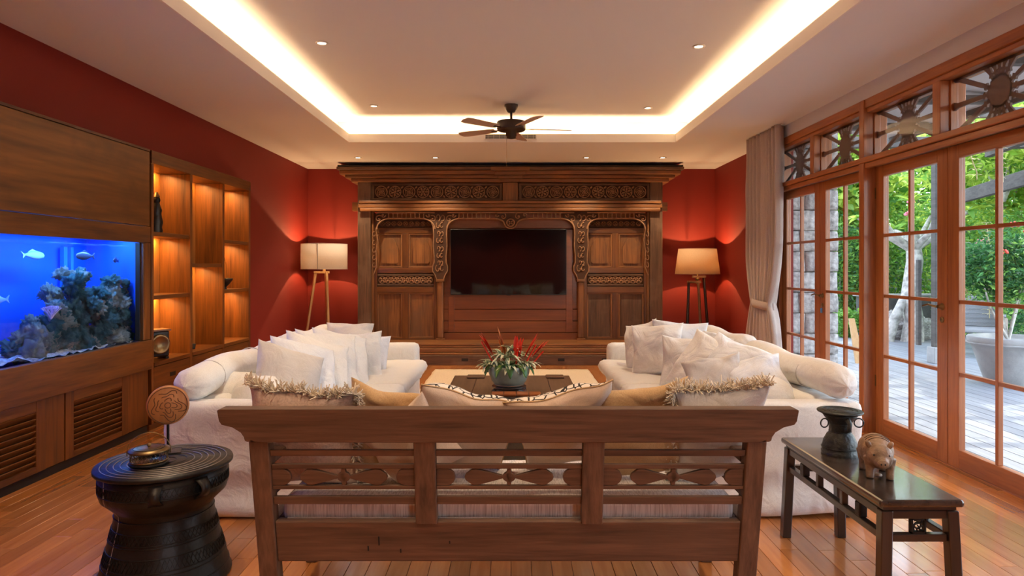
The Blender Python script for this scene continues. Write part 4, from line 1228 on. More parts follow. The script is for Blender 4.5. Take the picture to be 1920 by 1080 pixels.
tm.materials.clear(); tm.materials.append(M['white_p']); ft = link('spine_lettering', tm, bk); ft.rotation_euler = (PI / 2, 0, 0); ft.location = (.03, -.1015, .008)

# ================================================================== SOFAS
def sofa(sx, lab):
    """sx = -1 left, +1 right; X measured from the middle of the room outwards"""
    root = thing('sofa', lab, 'sofa', (0, 0, 0))
    def sb(nm, a, b, y0, y1, z0, z1, r, seed, amp=.006, step=.05, fold=None):
        x0, x1 = sorted((a * sx, b * sx))
        o = softbox(x0, x1, y0, y1, z0, z1, r, step, amp, seed, fold).build(nm, M['sofa'], root); return o
    wr = lambda p: .017 * math.sin(p.z * 26 + 2.2 * noise.noise(Vector((p.x * 1.6, p.y * 1.6, sx)))) * max(0, (1 - p.z / .5)) ** .8 * (1 if p.z < .5 else 0) + .006 * noise.noise(Vector((p.x * 3, p.y * 3, p.z * 16)))
    sb('skirt', .90, 1.84, 3.58, 6.24, .016, .40, .02, 1, .004, .05, None)
    sb('arm', .90, 1.88, 3.505, 3.665, .014, .62, .035, 2, .004, .03, wr)
    sb('arm', .90, 1.88, 6.22, 6.38, .016, .62, .05, 3, .004, .05, None)
    sb('sofa_back', 1.60, 1.88, 3.66, 6.22, .016, .62, .06, 4, .006)
    for k, (y0, y1) in enumerate(((3.67, 4.94), (4.945, 6.215))):
        sb('seat_cushion', .80, 1.60, y0, y1, .36, .475, .055, 5 + k, .010)
    for k, (y0, y1) in enumerate(((3.69, 4.50), (4.51, 5.34), (5.35, 6.19))):
        sb('back_cushion', 1.36, 1.62, y0, y1, .45, .70, .10, 9 + k, .016)
    for x in (.98, 1.80):
        for y in (3.56, 6.3): bx('foot', M['black_z'], sx * x - .03, sx * x + .03, y - .03, y + .03, .0, .016, root, 0)
    # hem line of the slipcover
    return root
sofa(-1, 'white slipcovered sofa on the left, facing the coffee table')
sofa(1, 'white slipcovered sofa on the right, backing on the glass doors')
def bolster(lab, p0, p1, r, seed, seams=(.33,), mat=None):
    p0, p1 = Vector(p0), Vector(p1); L = (p1 - p0).length; d = (p1 - p0).normalized()
    n = 40; m = 48; u = d.orthogonal().normalized(); u = Vector((0, 0, 1)) - d * d.z; u.normalize(); w = d.cross(u)
    vs = []
    for j in range(m + 1):
        t = j / m; s = t * L; e = min(s, L - s)
        rr_ = r * (min(1, max(0, e / (r * .9))) ** .38) if e < r * .9 else r
        for k in range(n):
            a = 2 * PI * k / n
            g = 1 + .035 * noise.noise(Vector((math.cos(a) * 1.5, math.sin(a) * 1.5, s * 3 + seed))) + .05 * noise.noise(Vector((math.cos(a) * 4, math.sin(a) * 4, s * 5 + seed))) * .5
            if e < r: g += .07 * math.sin(a * 9 + seed) * (1 - e / r) * (1 if e > .01 else 0)
            for sm in seams: g -= .05 * math.exp(-((t - sm) * L / .018) ** 2)
            sag = -.012 * math.sin(t * PI * 3 + seed)
            vs.append(p0 + d * s + (u * math.sin(a) * .93 + w * math.cos(a)) * rr_ * g + Vector((0, 0, sag)))
    b = MB().add(vs, [(j * n + k, j * n + (k + 1) % n, (j + 1) * n + (k + 1) % n, (j + 1) * n + k) for j in range(m) for k in range(n)], 0, True)
    b.add(vs, [tuple(range(n))[::-1], tuple(range(m * n, m * n + n))])
    o = b.build('bolster', mat or M['sofa'])
    tag(o, lab, 'bolster', 'bolsters along the sofa backs')
    for sm in list(seams):
        c = p0 + d * sm * L
        link('seam', MB().tube([c + (u * math.sin(a) * .93 + w * math.cos(a)) * r * .975 for a in [2 * PI * k / 32 for k in range(32)]], .003, 4, closed=True).mesh('seam', M['grey_w']), o)
    return o
bolster('long white roll bolster on the left sofa back, nearer one', (-1.775, 3.53, .712), (-1.755, 4.86, .72), .098, 1, (.22, .66))
bolster('long white roll bolster on the left sofa back, farther one', (-1.75, 4.84, .735), (-1.71, 6.05, .725), .098, 2, (.18, .82))
bolster('long white roll bolster on the right sofa back, nearer one', (1.785, 3.50, .712), (1.765, 4.86, .72), .098, 3, (.3,))
bolster('long white roll bolster on the right sofa back, farther one', (1.76, 4.84, .735), (1.72, 6.05, .735), .098, 4, (.7,))

def at(x, y, Y): return Vector(((x - 962) * Y / F, Y, EYE + (500 - y) * Y / F))
GL, GR, GB = 'loose cushions on the left sofa', 'loose cushions on the right sofa', 'cushions on the wooden bench'
def cu(lab, x, y, Y, w, h, t, nrm, roll, mat, seed, g, **k):
    return cushion('cushion', lab, w, h, t, at(x, y, Y), nrm, roll, mat, seed, g, **k)
r_ = math.radians
# left sofa: a row leaning back on the bolsters, overlapping like shingles
NL = (.60, -.50, .62)
def cl(lab, k, w, h, t, roll, mat, seed, nrm=NL, dx=0, dz=0):
    return cushion('cushion', lab, w, h, t, (-1.36 + dx, 4.02 + .25 * k, .655 + dz), nrm, roll, mat, seed, GL)
cl('pale grey linen cushion, nearest of the leaning row on the left sofa', 0, .44, .48, .19, r_(-24), M['grey_w'], 1, (.62, -.55, .56), -.02, -.01)
cl('white cushion leaning behind the grey one on the left sofa', 1, .46, .50, .19, r_(-20), M['bluew'], 2)
cl('white cushion with soft ruffled seam, third in the left sofa row', 2.0, .48, .50, .18, r_(-24), M['white'], 3, dx=.01)
cl('plump white cushion, fourth in the left sofa row', 3.05, .48, .52, .20, r_(-16), M['white'], 4, dx=.02)
cl('slim white cushion, last in the left sofa row', 4.0, .46, .50, .14, r_(-20), M['white'], 5, dx=.05, dz=-.01)
cu('large square white cushion standing upright at the far end of the left sofa', 667, 672, 5.32, .43, .43, .15, (.10, -.95, .26), r_(3), M['white'], 6, GL)
cu('white cushion half hidden behind the large square one on the left sofa', 690, 669, 5.62, .36, .38, .13, (.05, -.95, .25), r_(-3), M['bluew'], 7, GL)
cu('crumpled white cushion lying on the far corner of the left sofa back', 655, 627, 5.80, .42, .22, .14, (.1, -.8, .5), r_(-2), M['grey_w'], 8, GL)
cu('low rounded white cushion in the near corner of the left sofa', 428, 738, 3.86, .34, .24, .13, (.35, -.72, .60), r_(2), M['sofa'], 9, GL, pull=-.14)
# right sofa
cu('white cushion leaning on the far arm of the right sofa, leftmost', 1203, 650, 5.70, .36, .44, .13, (-.75, -.6, .25), r_(14), M['white'], 11, GR)
cu('creamy square cushion, second from the far arm of the right sofa', 1232, 656, 5.40, .44, .44, .14, (-.45, -.82, .3), r_(6), M['white'], 12, GR)
cu('pale blue-white cushion standing tall at the back of the right sofa', 1272, 648, 5.45, .46, .42, .13, (-.25, -.9, .3), r_(-3), M['bluew'], 13, GR)
cu('broad cream cushion in front of the pale blue-white one on the right sofa', 1290, 680, 4.85, .40, .40, .15, (-.25, -.88, .36), r_(-2), M['white'], 14, GR)
cu('cream cushion tilted back in the middle of the right sofa', 1328, 690, 4.42, .46, .44, .14, (-.50, -.70, .5), r_(-22), M['white'], 15, GR)
cu('bright white cushion leaning on the back of the right sofa', 1372, 687, 4.32, .46, .40, .14, (-.45, -.6, .6), r_(-20), M['bluew'], 16, GR)
cu('small oatmeal cushion with a pointed corner on the right sofa', 1340, 706, 4.0, .36, .26, .12, (-.2, -.8, .5), r_(12), M['grey_w'], 17, GR)
cu('white cushion with a sharp upright corner, nearest on the right sofa', 1412, 709, 3.95, .40, .28, .12, (-.15, -.75, .6), r_(12), M['bluew'], 18, GR)
cu('plain white cushion peeping over the pile on the right sofa', 1345, 664, 5.0, .42, .34, .12, (-.5, -.6, .6), r_(-12), M['bluew'], 19, GR)

# ================================================================== BENCH
def bench():
    root = thing('bench', 'weathered teak slatted-back bench in the foreground seen from behind', 'bench', (0, 0, 0))
    B, BX_, BZ_ = M['bench_x'], M['bench_x'], M['bench_z']
    def yb(z): return 2.345 + (.80 - z) * .19          # the raked back, y of its rear face at height z
    # top rail profile
    L0, L1 = (407 - 962) / 1230 * 2.33, (1498 - 962) / 1230 * 2.33
    cxm = (L0 + L1) / 2; hw = (L1 - L0) / 2
    half = [(0, .845), (hw - .012, .845), (hw, .84), (hw - .004, .800), (hw - .012, .786), (hw - .05, .776), (hw - .078, .757), (hw - .088, .74), (hw - .090, .727), (hw - .098, .722), (hw - .108, .722), (hw - .112, .728), (hw - .125, .722), (hw - .15, .720), (0, .718)]
    pts = half + [(-x, z) for x, z in reversed(half[1:-1])]
    b = MB()
    f = [(cxm + x, yb(z) - .012, z) for x, z in pts]; k = [(cxm + x, yb(z) + .045, z) for x, z in pts]; n = len(pts)
    b.add(f + k, [tuple(range(n))[::-1], tuple(range(n, 2 * n))] + [(i, (i + 1) % n, n + (i + 1) % n, n + i) for i in range(n)])
    # orient faces outward
    o = b.build('top_rail', B, root, .004); o['label'] = 'thick top rail with scrolled ends'
    fix(o)
    def slab(nm, x0, x1, z0, z1, th0, th1, mat, par=root, x0b=None, x1b=None, bev=.004):
        """board lying in the raked back plane; x given at the top and (optionally) bottom"""
        x0b = x0 if x0b is None else x0b; x1b = x1 if x1b is None else x1b
        v = [(x0b, yb(z0) + th0, z0), (x1b, yb(z0) + th0, z0), (x1b, yb(z0) + th1, z0), (x0b, yb(z0) + th1, z0),
             (x0, yb(z1) + th0, z1), (x1, yb(z1) + th0, z1), (x1, yb(z1) + th1, z1), (x0, yb(z1) + th1, z1)]
        return MB().add(v, [(0, 3, 2, 1), (4, 5, 6, 7), (0, 1, 5, 4), (1, 2, 6, 5), (2, 3, 7, 6), (3, 0, 4, 7)]).build(nm, mat, par, bev)
    q = lambda px, z: (px - 962) / 1230 * yb(z)
    xl, xr = q(466, .72), q(1438, .72)
    slab('post', xl, xl + .07, 0, .722, -.002, .055, BZ_); slab('post', xr - .07, xr, 0, .722, -.002, .055, BZ_)
    slab('apron', xl + .070, xr - .070, .245, .408, .006, .04, B, bev=.006)
    for px, z, h in ((710, .33, .018), (690, .30, .010), (751, .29, .008), (843, .325, .006)):
        xx = q(px, z); slab('crack', xx - .0025, xx + .0025, z - h, z + h, .0045, .008, M['dark'], bev=0)
    m1 = q(797, .6); m2 = q(1112, .6)
    for m in (m1, m2): slab('middle_post', m - .039, m + .039, .40, .722, -.006, .04, BZ_)
    bays = [(xl + .07, m1 - .039), (m1 + .039, m2 - .039), (m2 + .039, xr - .07)]
    for (a, b2) in bays:
        for z0, z1 in ((.662, .685), (.613, .630), (.533, .547), (.474, .504)): slab('slat', a, b2, z0, z1, .010, .030, B, bev=.002)
        zc = .580; c = (a + b2) / 2; w = b2 - a; sc = root
        def piece(nm, poly, lab=None):
            n = len(poly); v = [(x, yb(z) + .012, z) for x, z in poly] + [(x, yb(z) + .030, z) for x, z in poly]
            o = MB().add(v, [tuple(range(n)), tuple(range(n, 2 * n))[::-1]] + [(i, n + i, n + (i + 1) % n, (i + 1) % n) for i in range(n)]).build(nm, B, root, .003)
            if lab: o['label'] = lab
            fix(o); return o
        H2 = .033
        piece('carved_knot', [(c + .024 * math.cos(t), zc + .020 * math.sin(t)) for t in [2 * PI * i / 16 for i in range(16)]])
        piece('knot_pin', [(c - .007, zc - H2), (c + .007, zc - H2), (c + .012, zc), (c + .007, zc + H2), (c - .007, zc + H2), (c - .012, zc)])
        for s in (-1, 1):
            dd = [(.018, 0.003), (.06, .014), (.115, .027), (.140, .032), (.158, .030), (.185, .012), (.190, 0)]
            pl = [(c + s * x * w / .62, zc + z) for x, z in dd] + [(c + s * x * w / .62, zc - z) for x, z in reversed(dd[:-1])]
            piece('carved_spindle', pl)
            e = c + s * w / 2; r2 = .034
            piece('carved_half_round', [(e, zc + H2)] + [(e - s * (.035 + r2 * math.cos(t)), zc + H2 * math.sin(t)) for t in [PI / 2 - PI * i / 10 for i in range(11)]] + [(e, zc - H2)])
    # seat frame, front legs, arms
    yf = 3.03
    for x0, x1 in ((xl + .005, xl + .055), (xr - .055, xr - .005)):
        bx('side_rail', M['bench_y'], x0, x1, 2.46, yf - .04, .30, .39, root); bx('front_leg', BZ_, x0, x1, yf - .04, yf + .015, 0, .62, root, .006)
        bx('arm_rest', M['bench_y'], x0 - .015, x1 + .015, yb(.63) + .056, yf + .04, .622, .655, root, .008)
        for z in (.47, .54): bx('arm_slat', M['bench_y'], x0 + .015, x1 - .02, yb(z) + .056, yf - .04, z, z + .02, root)
    bx('front_rail', B, xl + .055, xr - .055, yf - .035, yf, .29, .39, root)
    for k in range(9):
        y = 2.47 + k * .06; bx('seat_slat', B, xl + .056, xr - .056, y, y + .05, .372, .389, root)
    return root
def fix(o):
    import bmesh
    bm = bmesh.new(); bm.from_mesh(o.data); bmesh.ops.recalc_face_normals(bm, faces=bm.faces); bm.to_mesh(o.data); bm.free()
bench()
pad = softbox(-.872, .838, 2.475, 3.0, .393, .472, .02, .03, .004, 3).build('seat_pad', M['stripe'])
tag(pad, 'striped off-white seat pad lying on the wooden bench', 'cushion pad')
for z in (.402, .463): link('piping', MB().tube([(-.85, 2.474, z), (.815, 2.474, z)], .004, 5).mesh('piping', M['white']), pad)
M['ink'] = None
m, n_, l_, b_ = new_mat('ink_pattern')
tc = n_.new('ShaderNodeTexCoord'); nz = n_.new('ShaderNodeTexNoise'); nz.inputs['Scale'].default_value = 9
l_.new(tc.outputs['Object'], nz.inputs['Vector'])
va = n_.new('ShaderNodeVectorMath'); va.operation = 'MULTIPLY_ADD'; va.inputs[1].default_value = (.06, .06, .06)
l_.new(nz.outputs['Color'], va.inputs[0]); l_.new(tc.outputs['Object'], va.inputs[2])
vo = n_.new('ShaderNodeTexVoronoi'); vo.feature = 'DISTANCE_TO_EDGE'; vo.inputs['Scale'].default_value = 26
l_.new(va.outputs[0], vo.inputs['Vector'])
rp = n_.new('ShaderNodeValToRGB'); rp.color_ramp.elements[0].position = .06; rp.color_ramp.elements[1].position = .085
rp.color_ramp.elements[0].color = (.012, .01, .01, 1); rp.color_ramp.elements[1].color = (.74, .66, .58, 1)
l_.new(vo.outputs[0], rp.inputs[0]); l_.new(rp.outputs[0], b_.inputs['Base Color']); b_.inputs['Roughness'].default_value = .9
M['ink'] = m
bk_n = (0, .93, .36)      # cushions lean back against the raked slats, their backs toward the camera
def bc(lab, x, y, Y, w, h, t, roll, mats, seed, nrm=bk_n, **k):
    return cushion('cushion', lab, w, h, t, at(x, y, Y), nrm, roll, mats, seed, GB, **k)
bc('rose-beige cushion with shaggy cream fringe at the left end of the bench', 570, 820, 2.60, .42, .44, .15, r_(4), [M['pinkw'], M['pinkw']], 31, (.05, .93, .36), fringe=M['fringe'], fr_edges='tl', wr=.012)
bc('plain grey cushion half hidden behind the left fringed one', 624, 825, 2.72, .36, .40, .10, r_(6), [M['grey_w'], M['grey_w']], 32)
bc('ochre linen cushion on the left half of the bench', 735, 812, 2.66, .40, .42, .13, r_(14), [M['tan'], M['tan']], 33, (.05, .93, .36))
bc('beige cushion corner standing between ochre and patterned cushions', 770, 834, 2.585, .34, .34, .10, r_(-32), [M['beige'], M['beige']], 34, pull=.12)
bc('beige-backed cushion with black scribble front, left of the bench middle', 868, 803, 2.70, .44, .44, .18, r_(19), [M['ink'], M['beige']], 35, (.04, .80, .60), piping=M['tan'])
bc('beige-backed cushion with black scribble front, right of the bench middle', 1064, 798, 2.70, .44, .44, .18, r_(-15), [M['ink'], M['beige']], 36, (-.04, .80, .60), piping=M['tan'])
bc('ochre linen cushion on the right half of the bench', 1205, 806, 2.66, .40, .44, .13, r_(-10), [M['tan'], M['tan']], 37, (-.05, .93, .36))
bc('pale woven cushion with shaggy fringe at the right end of the bench', 1350, 812, 2.62, .37, .43, .15, r_(-6), [M['pinkw'], M['grey_w']], 38, (-.05, .93, .36), fringe=M['fringe'], fr_edges='tr', wr=.012)

# ================================================================== DRUM TABLE, LEFT
dr = thing('drum_table', 'large black bronze rain-drum side table at the left of the bench', 'side table', (-1.516, 2.86, 0), .4)
MB().lathe([(.265, .0), (.268, .012), (.262, .02), (.225, .16), (.198, .27), (.192, .315), (.198, .33), (.245, .375), (.253, .40), (.252, .48), (.240, .485), (.001, .485)], 64).build('drum_body', M['bronze'], dr)
MB().lathe([(.20, .486), (.266, .486), (.272, .49), (.273, .498), (.270, .505), (.001, .506)], 72).build('drum_top', M['bronze'], dr)
for r in (.045, .085, .115, .145, .17, .195, .22, .245): MB().torus((0, 0, .506), r, .0022, 'z', 64, 4).build('relief_ring', M['silver'] if r > .11 else M['bronze'], dr)
def rad(z):
    pr = [(.02, .262), (.16, .225), (.27, .198), (.315, .192), (.33, .198), (.375, .245), (.40, .253), (.48, .252)]
    for (a, ra), (b, rb) in zip(pr, pr[1:]):
        if z <= b: return ra + (rb - ra) * (z - a) / (b - a)
    return .252
for z in (.05, .10, .115, .165, .205, .215, .255, .30, .41, .455): MB().torus((0, 0, z), rad(z) + .0005, .0028, 'z', 64, 4).build('relief_band', M['bronze'], dr)
for z0, z1, n in ((.118, .16, 40), (.218, .252, 34), (.415, .45, 44)):
    b = MB(); p3 = []
    for k in range(n * 2):
        a = PI * k / n; z = z0 if k % 2 else z1; p3.append(((rad(z) + .001) * math.cos(a), (rad(z) + .001) * math.sin(a), z))
    b.tube(p3, .0022, 4, closed=True)
    p3 = []
    for k in range(n * 2):
        a = PI * k / n; z = z1 if k % 2 else z0; p3.append(((rad(z) + .001) * math.cos(a), (rad(z) + .001) * math.sin(a), z))
    b.tube(p3, .0022, 4, closed=True)
    b.build('zigzag_band', M['bronze'], dr)
def drum_handle(a):
    b = MB(); vs = []
    n = 10
    for i in range(n + 1):
        t = i / n; z = .47 - .075 * t; rr_ = rad(.43) + .002 + .035 * math.sin(PI * t)
        for w in (-.028 * (1 - .35 * math.sin(PI * t)), .028 * (1 - .35 * math.sin(PI * t))):
            vs.append((rr_ * math.cos(a) - w * math.sin(a), rr_ * math.sin(a) + w * math.cos(a), z))
    b.add(vs, [(2 * i, 2 * i + 1, 2 * i + 3, 2 * i + 2) for i in range(n)], 0, True)
    o = b.build('handle', M['bronze'], dr); o.modifiers.new('th', 'SOLIDIFY').thickness = .005
for a in (-1.62, -.95, 1.5, 2.2): drum_handle(a)
MB().tube([(rad(z) * math.cos(-2.55), rad(z) * math.sin(-2.55), z) for z in [.02 + .02 * k for k in range(24)]], .002, 4).build('cast_seam', M['silver'], dr)
TOPZ = .506
br = thing('incense_burner', 'pierced round brass incense burner on the black drum table', 'incense burner', (-1.548, 2.79, TOPZ))
MB().lathe([(.055, 0), (.074, .006), (.078, .014), (.074, .018), (.001, .018)], 40).build('base', M['bronze'], br)
MB().lathe([(.071, .018), (.074, .02), (.074, .026), (.069, .026), (.069, .024), (.001, .024)], 40).build('ash_tray', M['brass'], br)
lat = MB()
for k in range(26):
    a = 2 * PI * k / 26
    for s in (-1, 1): lat.tube([(.072 * math.cos(a), .072 * math.sin(a), .024), (.072 * math.cos(a + s * .35), .072 * math.sin(a + s * .35), .062)], .0012, 4)
lat.build('pierced_wall', M['brass'], br)
MB().lathe([(.078, .060), (.081, .064), (.078, .070), (.055, .076), (.03, .079), (.001, .080)], 40).build('lid', M['brass'], br)
for r in (.03, .045, .06): MB().torus((0, 0, .0775 - (r - .03) * .08), r, .0018, 'z', 36, 4).build('lid_ring', M['bronze'], br)
MB().ball((0, 0, .087), (.008, .008, .008)).build('lid_knob', M['brass'], br)
MB().torus((0, 0, .055), .083, .0022, 'y', 32, 5, a0=-.1, a1=PI + .1).build('wire_handle', M['brass'], br).rotation_euler = (0, 0, .35)
for k in range(3):
    a = k * 2.09 + .7; MB().ball((.05 * math.cos(a), .05 * math.sin(a), .004), (.01, .01, .005), 8, 5).build('foot', M['brass'], br)
pl_ = thing('wooden_disc', 'round carved wooden disc on a thin black stand, on the drum table', 'ornament', (-1.57, 2.985, TOPZ), .42)
bx('stand_base', M['blacki'], -.055, .055, -.045, .045, 0, .006, pl_, .002)
MB().tube([(0, 0, .005), (0, 0, .145)], .006, 8).build('stand_rod', M['blacki'], pl_)
dm = wood('disc_wood', (.34, .13, .04), (.50, .23, .08), 'z', .45, 1, .1)
b = MB().lathe([(.001, -.011), (.082, -.011), (.088, -.006), (.088, .006), (.082, .011), (.001, .011)], 48)
b.v = [(x, -z, .215 + y) for x, y, z in b.v]; dsc = b.build('disc', dm, pl_)
cv = MB()
for k in range(4):
    for q, rr_ in enumerate((.018, .034, .05)):
        a0 = k * PI / 2; p3 = []
        for i in range(15):
            t = i / 14; a = a0 + (t - .5) * 1.25; r2 = rr_ * (1 + .30 * math.sin(t * PI * 2 + k)) + .018 * math.sin(t * PI)
            p3.append((r2 * math.cos(a), -.0115, .215 + r2 * math.sin(a)))
        cv.tube(p3, .0016, 4)
cv.torus((0, -.0115, .215), .080, .0016, 'y', 40, 4).torus((0, -.0115, .215), .012, .0016, 'y', 16, 4)
cv.build('carved_lines', plain('burnt_line', (.10, .04, .015), .7), dsc)

# ================================================================== BLACK BENCH TABLE, RIGHT
st = thing('side_bench', 'narrow black lacquered altar bench at the right of the sofa', 'side table', (0, 0, 0))
X0, X1, Y0, Y1, ZT = 1.345, 1.655, 2.40, 3.30, .494
bz = M['black_z']
M['ltop'] = wood('worn_lacquer', (.014, .012, .010), (.05, .035, .028), 'y', .2, 1.2, .35, coat=.6, wear=(.09, .06, .045))
bx('table_top', M['ltop'], X0, X1, Y0, Y1, ZT - .028, ZT, st, .010)
bx('waist', M['black_y'], X0 + .02, X1 - .02, Y0 + .02, Y1 - .02, ZT - .042, ZT - .029, st, 0)
lg = .042
def ileg(x, y, sx2, sy2):
    # legs splay slightly outwards to the floor
    v = []
    for z, o_ in ((0, .016), (ZT - .044, 0)):
        a, b2 = (x + sx2 * o_, y + sy2 * o_)
        v += [(a - lg / 2, b2 - lg / 2, z), (a + lg / 2, b2 - lg / 2, z), (a + lg / 2, b2 + lg / 2, z), (a - lg / 2, b2 + lg / 2, z)]
    MB().add(v, [(0, 3, 2, 1), (4, 5, 6, 7), (0, 1, 5, 4), (1, 2, 6, 5), (2, 3, 7, 6), (3, 0, 4, 7)]).build('leg', bz, st, .004)
lx0, lx1, ly0, ly1 = X0 + .034, X1 - .034, Y0 + .034, Y1 - .034
for x, s in ((lx0, -1), (lx1, 1)):
    for y, s2 in ((ly0, -1), (ly1, 1)): ileg(x, y, s, s2)
for x in (lx0, lx1):
    bx('long_apron', M['black_y'], x - .014, x + .014, ly0 + .02, ly1 - .02, ZT - .075, ZT - .044, st)
    bx('long_stretcher', M['black_y'], x - .014, x + .014, ly0 + .02, ly1 - .02, ZT - .160, ZT - .132, st)
    L = ly1 - ly0
    for t in (.36, .62): bx('strut', bz, x - .013, x + .013, ly0 + L * t - .012, ly0 + L * t + .012, ZT - .132, ZT - .075, st)
    for t in (.2, .8): bx('fret_block', M['blacki'], x - .016, x + .016, ly0 + L * t - .02, ly0 + L * t + .02, ZT - .132, ZT - .075, st, .005)
for y in (ly0, ly1):
    bx('short_apron', M['black_x'], lx0 + .02, lx1 - .02, y - .014, y + .014, ZT - .075, ZT - .044, st)
    bx('short_stretcher', M['black_x'], lx0 + .02, lx1 - .02, y - .014, y + .014, ZT - .160, ZT - .132, st)
    c = (lx0 + lx1) / 2; zc = ZT - .1035; fb = MB()
    for (a, b2, c2, d2) in ((-.027, -.021, -.0285, .0285), (.021, .027, -.0285, .0285), (-.027, .027, -.0285, -.022), (-.027, .027, .022, .0285)): fb.box(c + a, c + b2, y - .010, y + .010, zc + c2, zc + d2)
    rr2 = random.Random(4)
    for k in range(9): fb.tube([(c - .02 + .02 * (k % 3), y, zc - .02 + .02 * (k // 3)), (c + .02 * rr2.uniform(-1, 1), y, zc + .02 * rr2.uniform(-1, 1))], .003, 5)
    fb.torus((c, y, zc), .012, .003, 'y', 14, 5)
    fb.build('fret_panel', M['blacki'], st)
# small bronze drum
sd = thing('bronze_drum', 'small patinated bronze drum vessel on the black side bench', 'vessel', (1.500, 3.01, ZT))
MB().lathe([(.079, 0), (.080, .012), (.076, .016), (.077, .028), (.070, .06), (.056, .088), (.046, .098), (.045, .104), (.047, .108), (.046, .135), (.053, .150), (.066, .166), (.072, .176), (.073, .186), (.078, .188), (.001, .188)], 48).build('vessel_body', M['green_b'], sd)
MB().lathe([(.070, .187), (.096, .190), (.098, .194), (.096, .198), (.001, .199)], 56).build('top_plate', M['green_b'], sd)
for r in (.03, .055, .075): MB().torus((0, 0, .199), r, .0015, 'z', 40, 4).build('relief_ring', M['green_b'], sd)
for z, r in ((.03, .078), (.102, .047), (.138, .048), (.18, .074)): MB().torus((0, 0, z), r, .002, 'z', 40, 5).build('relief_band', M['green_b'], sd)
for a in (-.2, PI + .2, PI / 2):
    cx, cy = .074 * math.cos(a), .074 * math.sin(a)
    o = MB().torus((0, 0, 0), .020, .0032, 'y', 20, 6).build('ring_handle', M['green_b'], sd); o.location = (cx * 1.08, cy * 1.08, .143); o.rotation_euler = (0, 0, a)
MB().tube([(0, -.066, .168), (0, -.088, .155), (0, -.083, .125), (0, -.055, .112)], [.012, .011, .010, .008], 8).build('strap_handle', M['green_b'], sd)
# pig
M['pig'] = plain('carved_pig_wood', (.27, .165, .095), .5, bump=.5, bscale=60, var=.45, vscale=22)
pg = thing('wooden_pig', 'carved brown wooden pig figurine standing on the black side bench', 'figurine', (1.497, 2.70, ZT), 0)
b = MB(); 
b.ball((0, .02, .098), (.066, .088, .066), 20, 14); b.ball((0, .06, .095), (.060, .055, .060), 16, 12)
b.ball((-.004, -.062, .092), (.050, .044, .050), 16, 12); b.ball((-.006, -.098, .078), (.028, .026, .024), 14, 10)
b.lathe([(.0195, -.010), (.021, 0), (.0195, .006), (.001, .006)], 16, c=(0, 0, 0)); k0 = len(b.v) - 64
for i in range(len(b.v)):
    pass
n0 = len(b.v)
for x, y in ((-.036, -.045), (.034, -.05), (-.036, .075), (.038, .075)):
    b.tube([(x, y, .085), (x * 1.02, y - .004, .035), (x * 1.02, y - .006, .0)], [.026, .016, .0155], 12)
o = b.build('body', M['pig'], pg)
# move the snout disc (built at origin) to the nose
me = o.data
rm_ = o.modifiers.new('merge', 'REMESH'); rm_.mode = 'VOXEL'; rm_.voxel_size = .0034; rm_.use_smooth_shade = True
sm_ = o.modifiers.new('soft', 'SMOOTH'); sm_.iterations = 5; sm_.factor = .6
def ppart(nm, mb, mat=None): return mb.build(nm, mat or M['pig'], pg)
b = MB().lathe([(.019, -.008), (.022, 0), (.020, .006), (.001, .007)], 20); b.v = [(x - .006, -.120 - z, .076 + y * .85) for x, y, z in b.v]; ppart('snout', b)
for s in (-1, 1):
    ppart('nostril', MB().ball((-.006 + s * .007, -.1275, .077), (.0028, .002, .004), 8, 5), M['dark'])
    ppart('eye', MB().ball((-.004 + s * .026, -.093, .104), (.006, .005, .006), 10, 6), M['black_x'])
    ppart('ear', MB().ball((-.004 + s * .040, -.056, .137), (.011, .007, .017), 10, 7, rot=Matrix.Rotation(s * .5, 3, 'Y').to_euler()))
cv = MB()
for k in range(3):
    p3 = []
    for i in range(13):
        t = -1 + 2 * i / 12; y = -.02 + k * .014
        p3.append((t * .045, y, .098 + .0665 * math.sqrt(max(0, 1 - (t * .045 / .066) ** 2 - ((y - .02) / .088) ** 2))))
    cv.tube(p3, .0014, 4)
ppart('carved_stripes', cv, plain('burnt_groove', (.06, .03, .015), .7))
b = MB(); b.tube([(0, .105, .11), (.008, .118, .118), (.014, .116, .106), (.006, .112, .100)], .004, 6); ppart('tail', b)
pg.rotation_euler = (0, 0, -.28)
# ================================================================== OUTDOORS
dk_ = thing('deck', 'grey weathered timber deck outside the glass doors', 'deck')
bx('deck_joists', M['dark'], 3.26, 12.5, -3, 17.5, -.12, -.062, dk_, 0)
def dscore(p):
    x, w, a, b = p; yc = max((a + b) / 2, .5); xc = x + w / 2
    if not .5 < xc / yc < .86 : return -yc
    return 1 / yc
planks(dk_, 'deck_board', M['deck'], 3.265, 12.5, -2, 17.4, .145, .007, -.03, .03, (2.4, 3.0), dscore, 280)
gd = MB().box(3.3, 40, -12, 45, -.4, -.13).build('garden_ground', M['soil']); gd['kind'] = 'structure'
# roof eave over the terrace
ev = thing('terrace_roof', 'pale sloping eave over the deck seen through the fretwork', 'roof')
b = MB(); b.add([(3.26, -3, 3.12), (4.75, -3, 2.98), (4.75, 8.3, 2.98), (3.26, 8.3, 3.12), (3.26, -3, 3.24), (4.75, -3, 3.10), (4.75, 8.3, 3.10), (3.26, 8.3, 3.24)], [(0, 3, 2, 1), (4, 5, 6, 7), (0, 1, 5, 4), (1, 2, 6, 5), (2, 3, 7, 6), (3, 0, 4, 7)])
b.build('soffit', plain('soffit_paint', (.55, .52, .48), .8), ev)
bx('fascia_board', M['beam'], 4.75, 4.79, -3, 8.3, 2.9, 3.15, ev)
for k in range(8): bx('rafter', M['beam'], 3.26, 4.7, -1 + k * 1.2, -.92 + k * 1.2, 2.90, 2.975, ev)

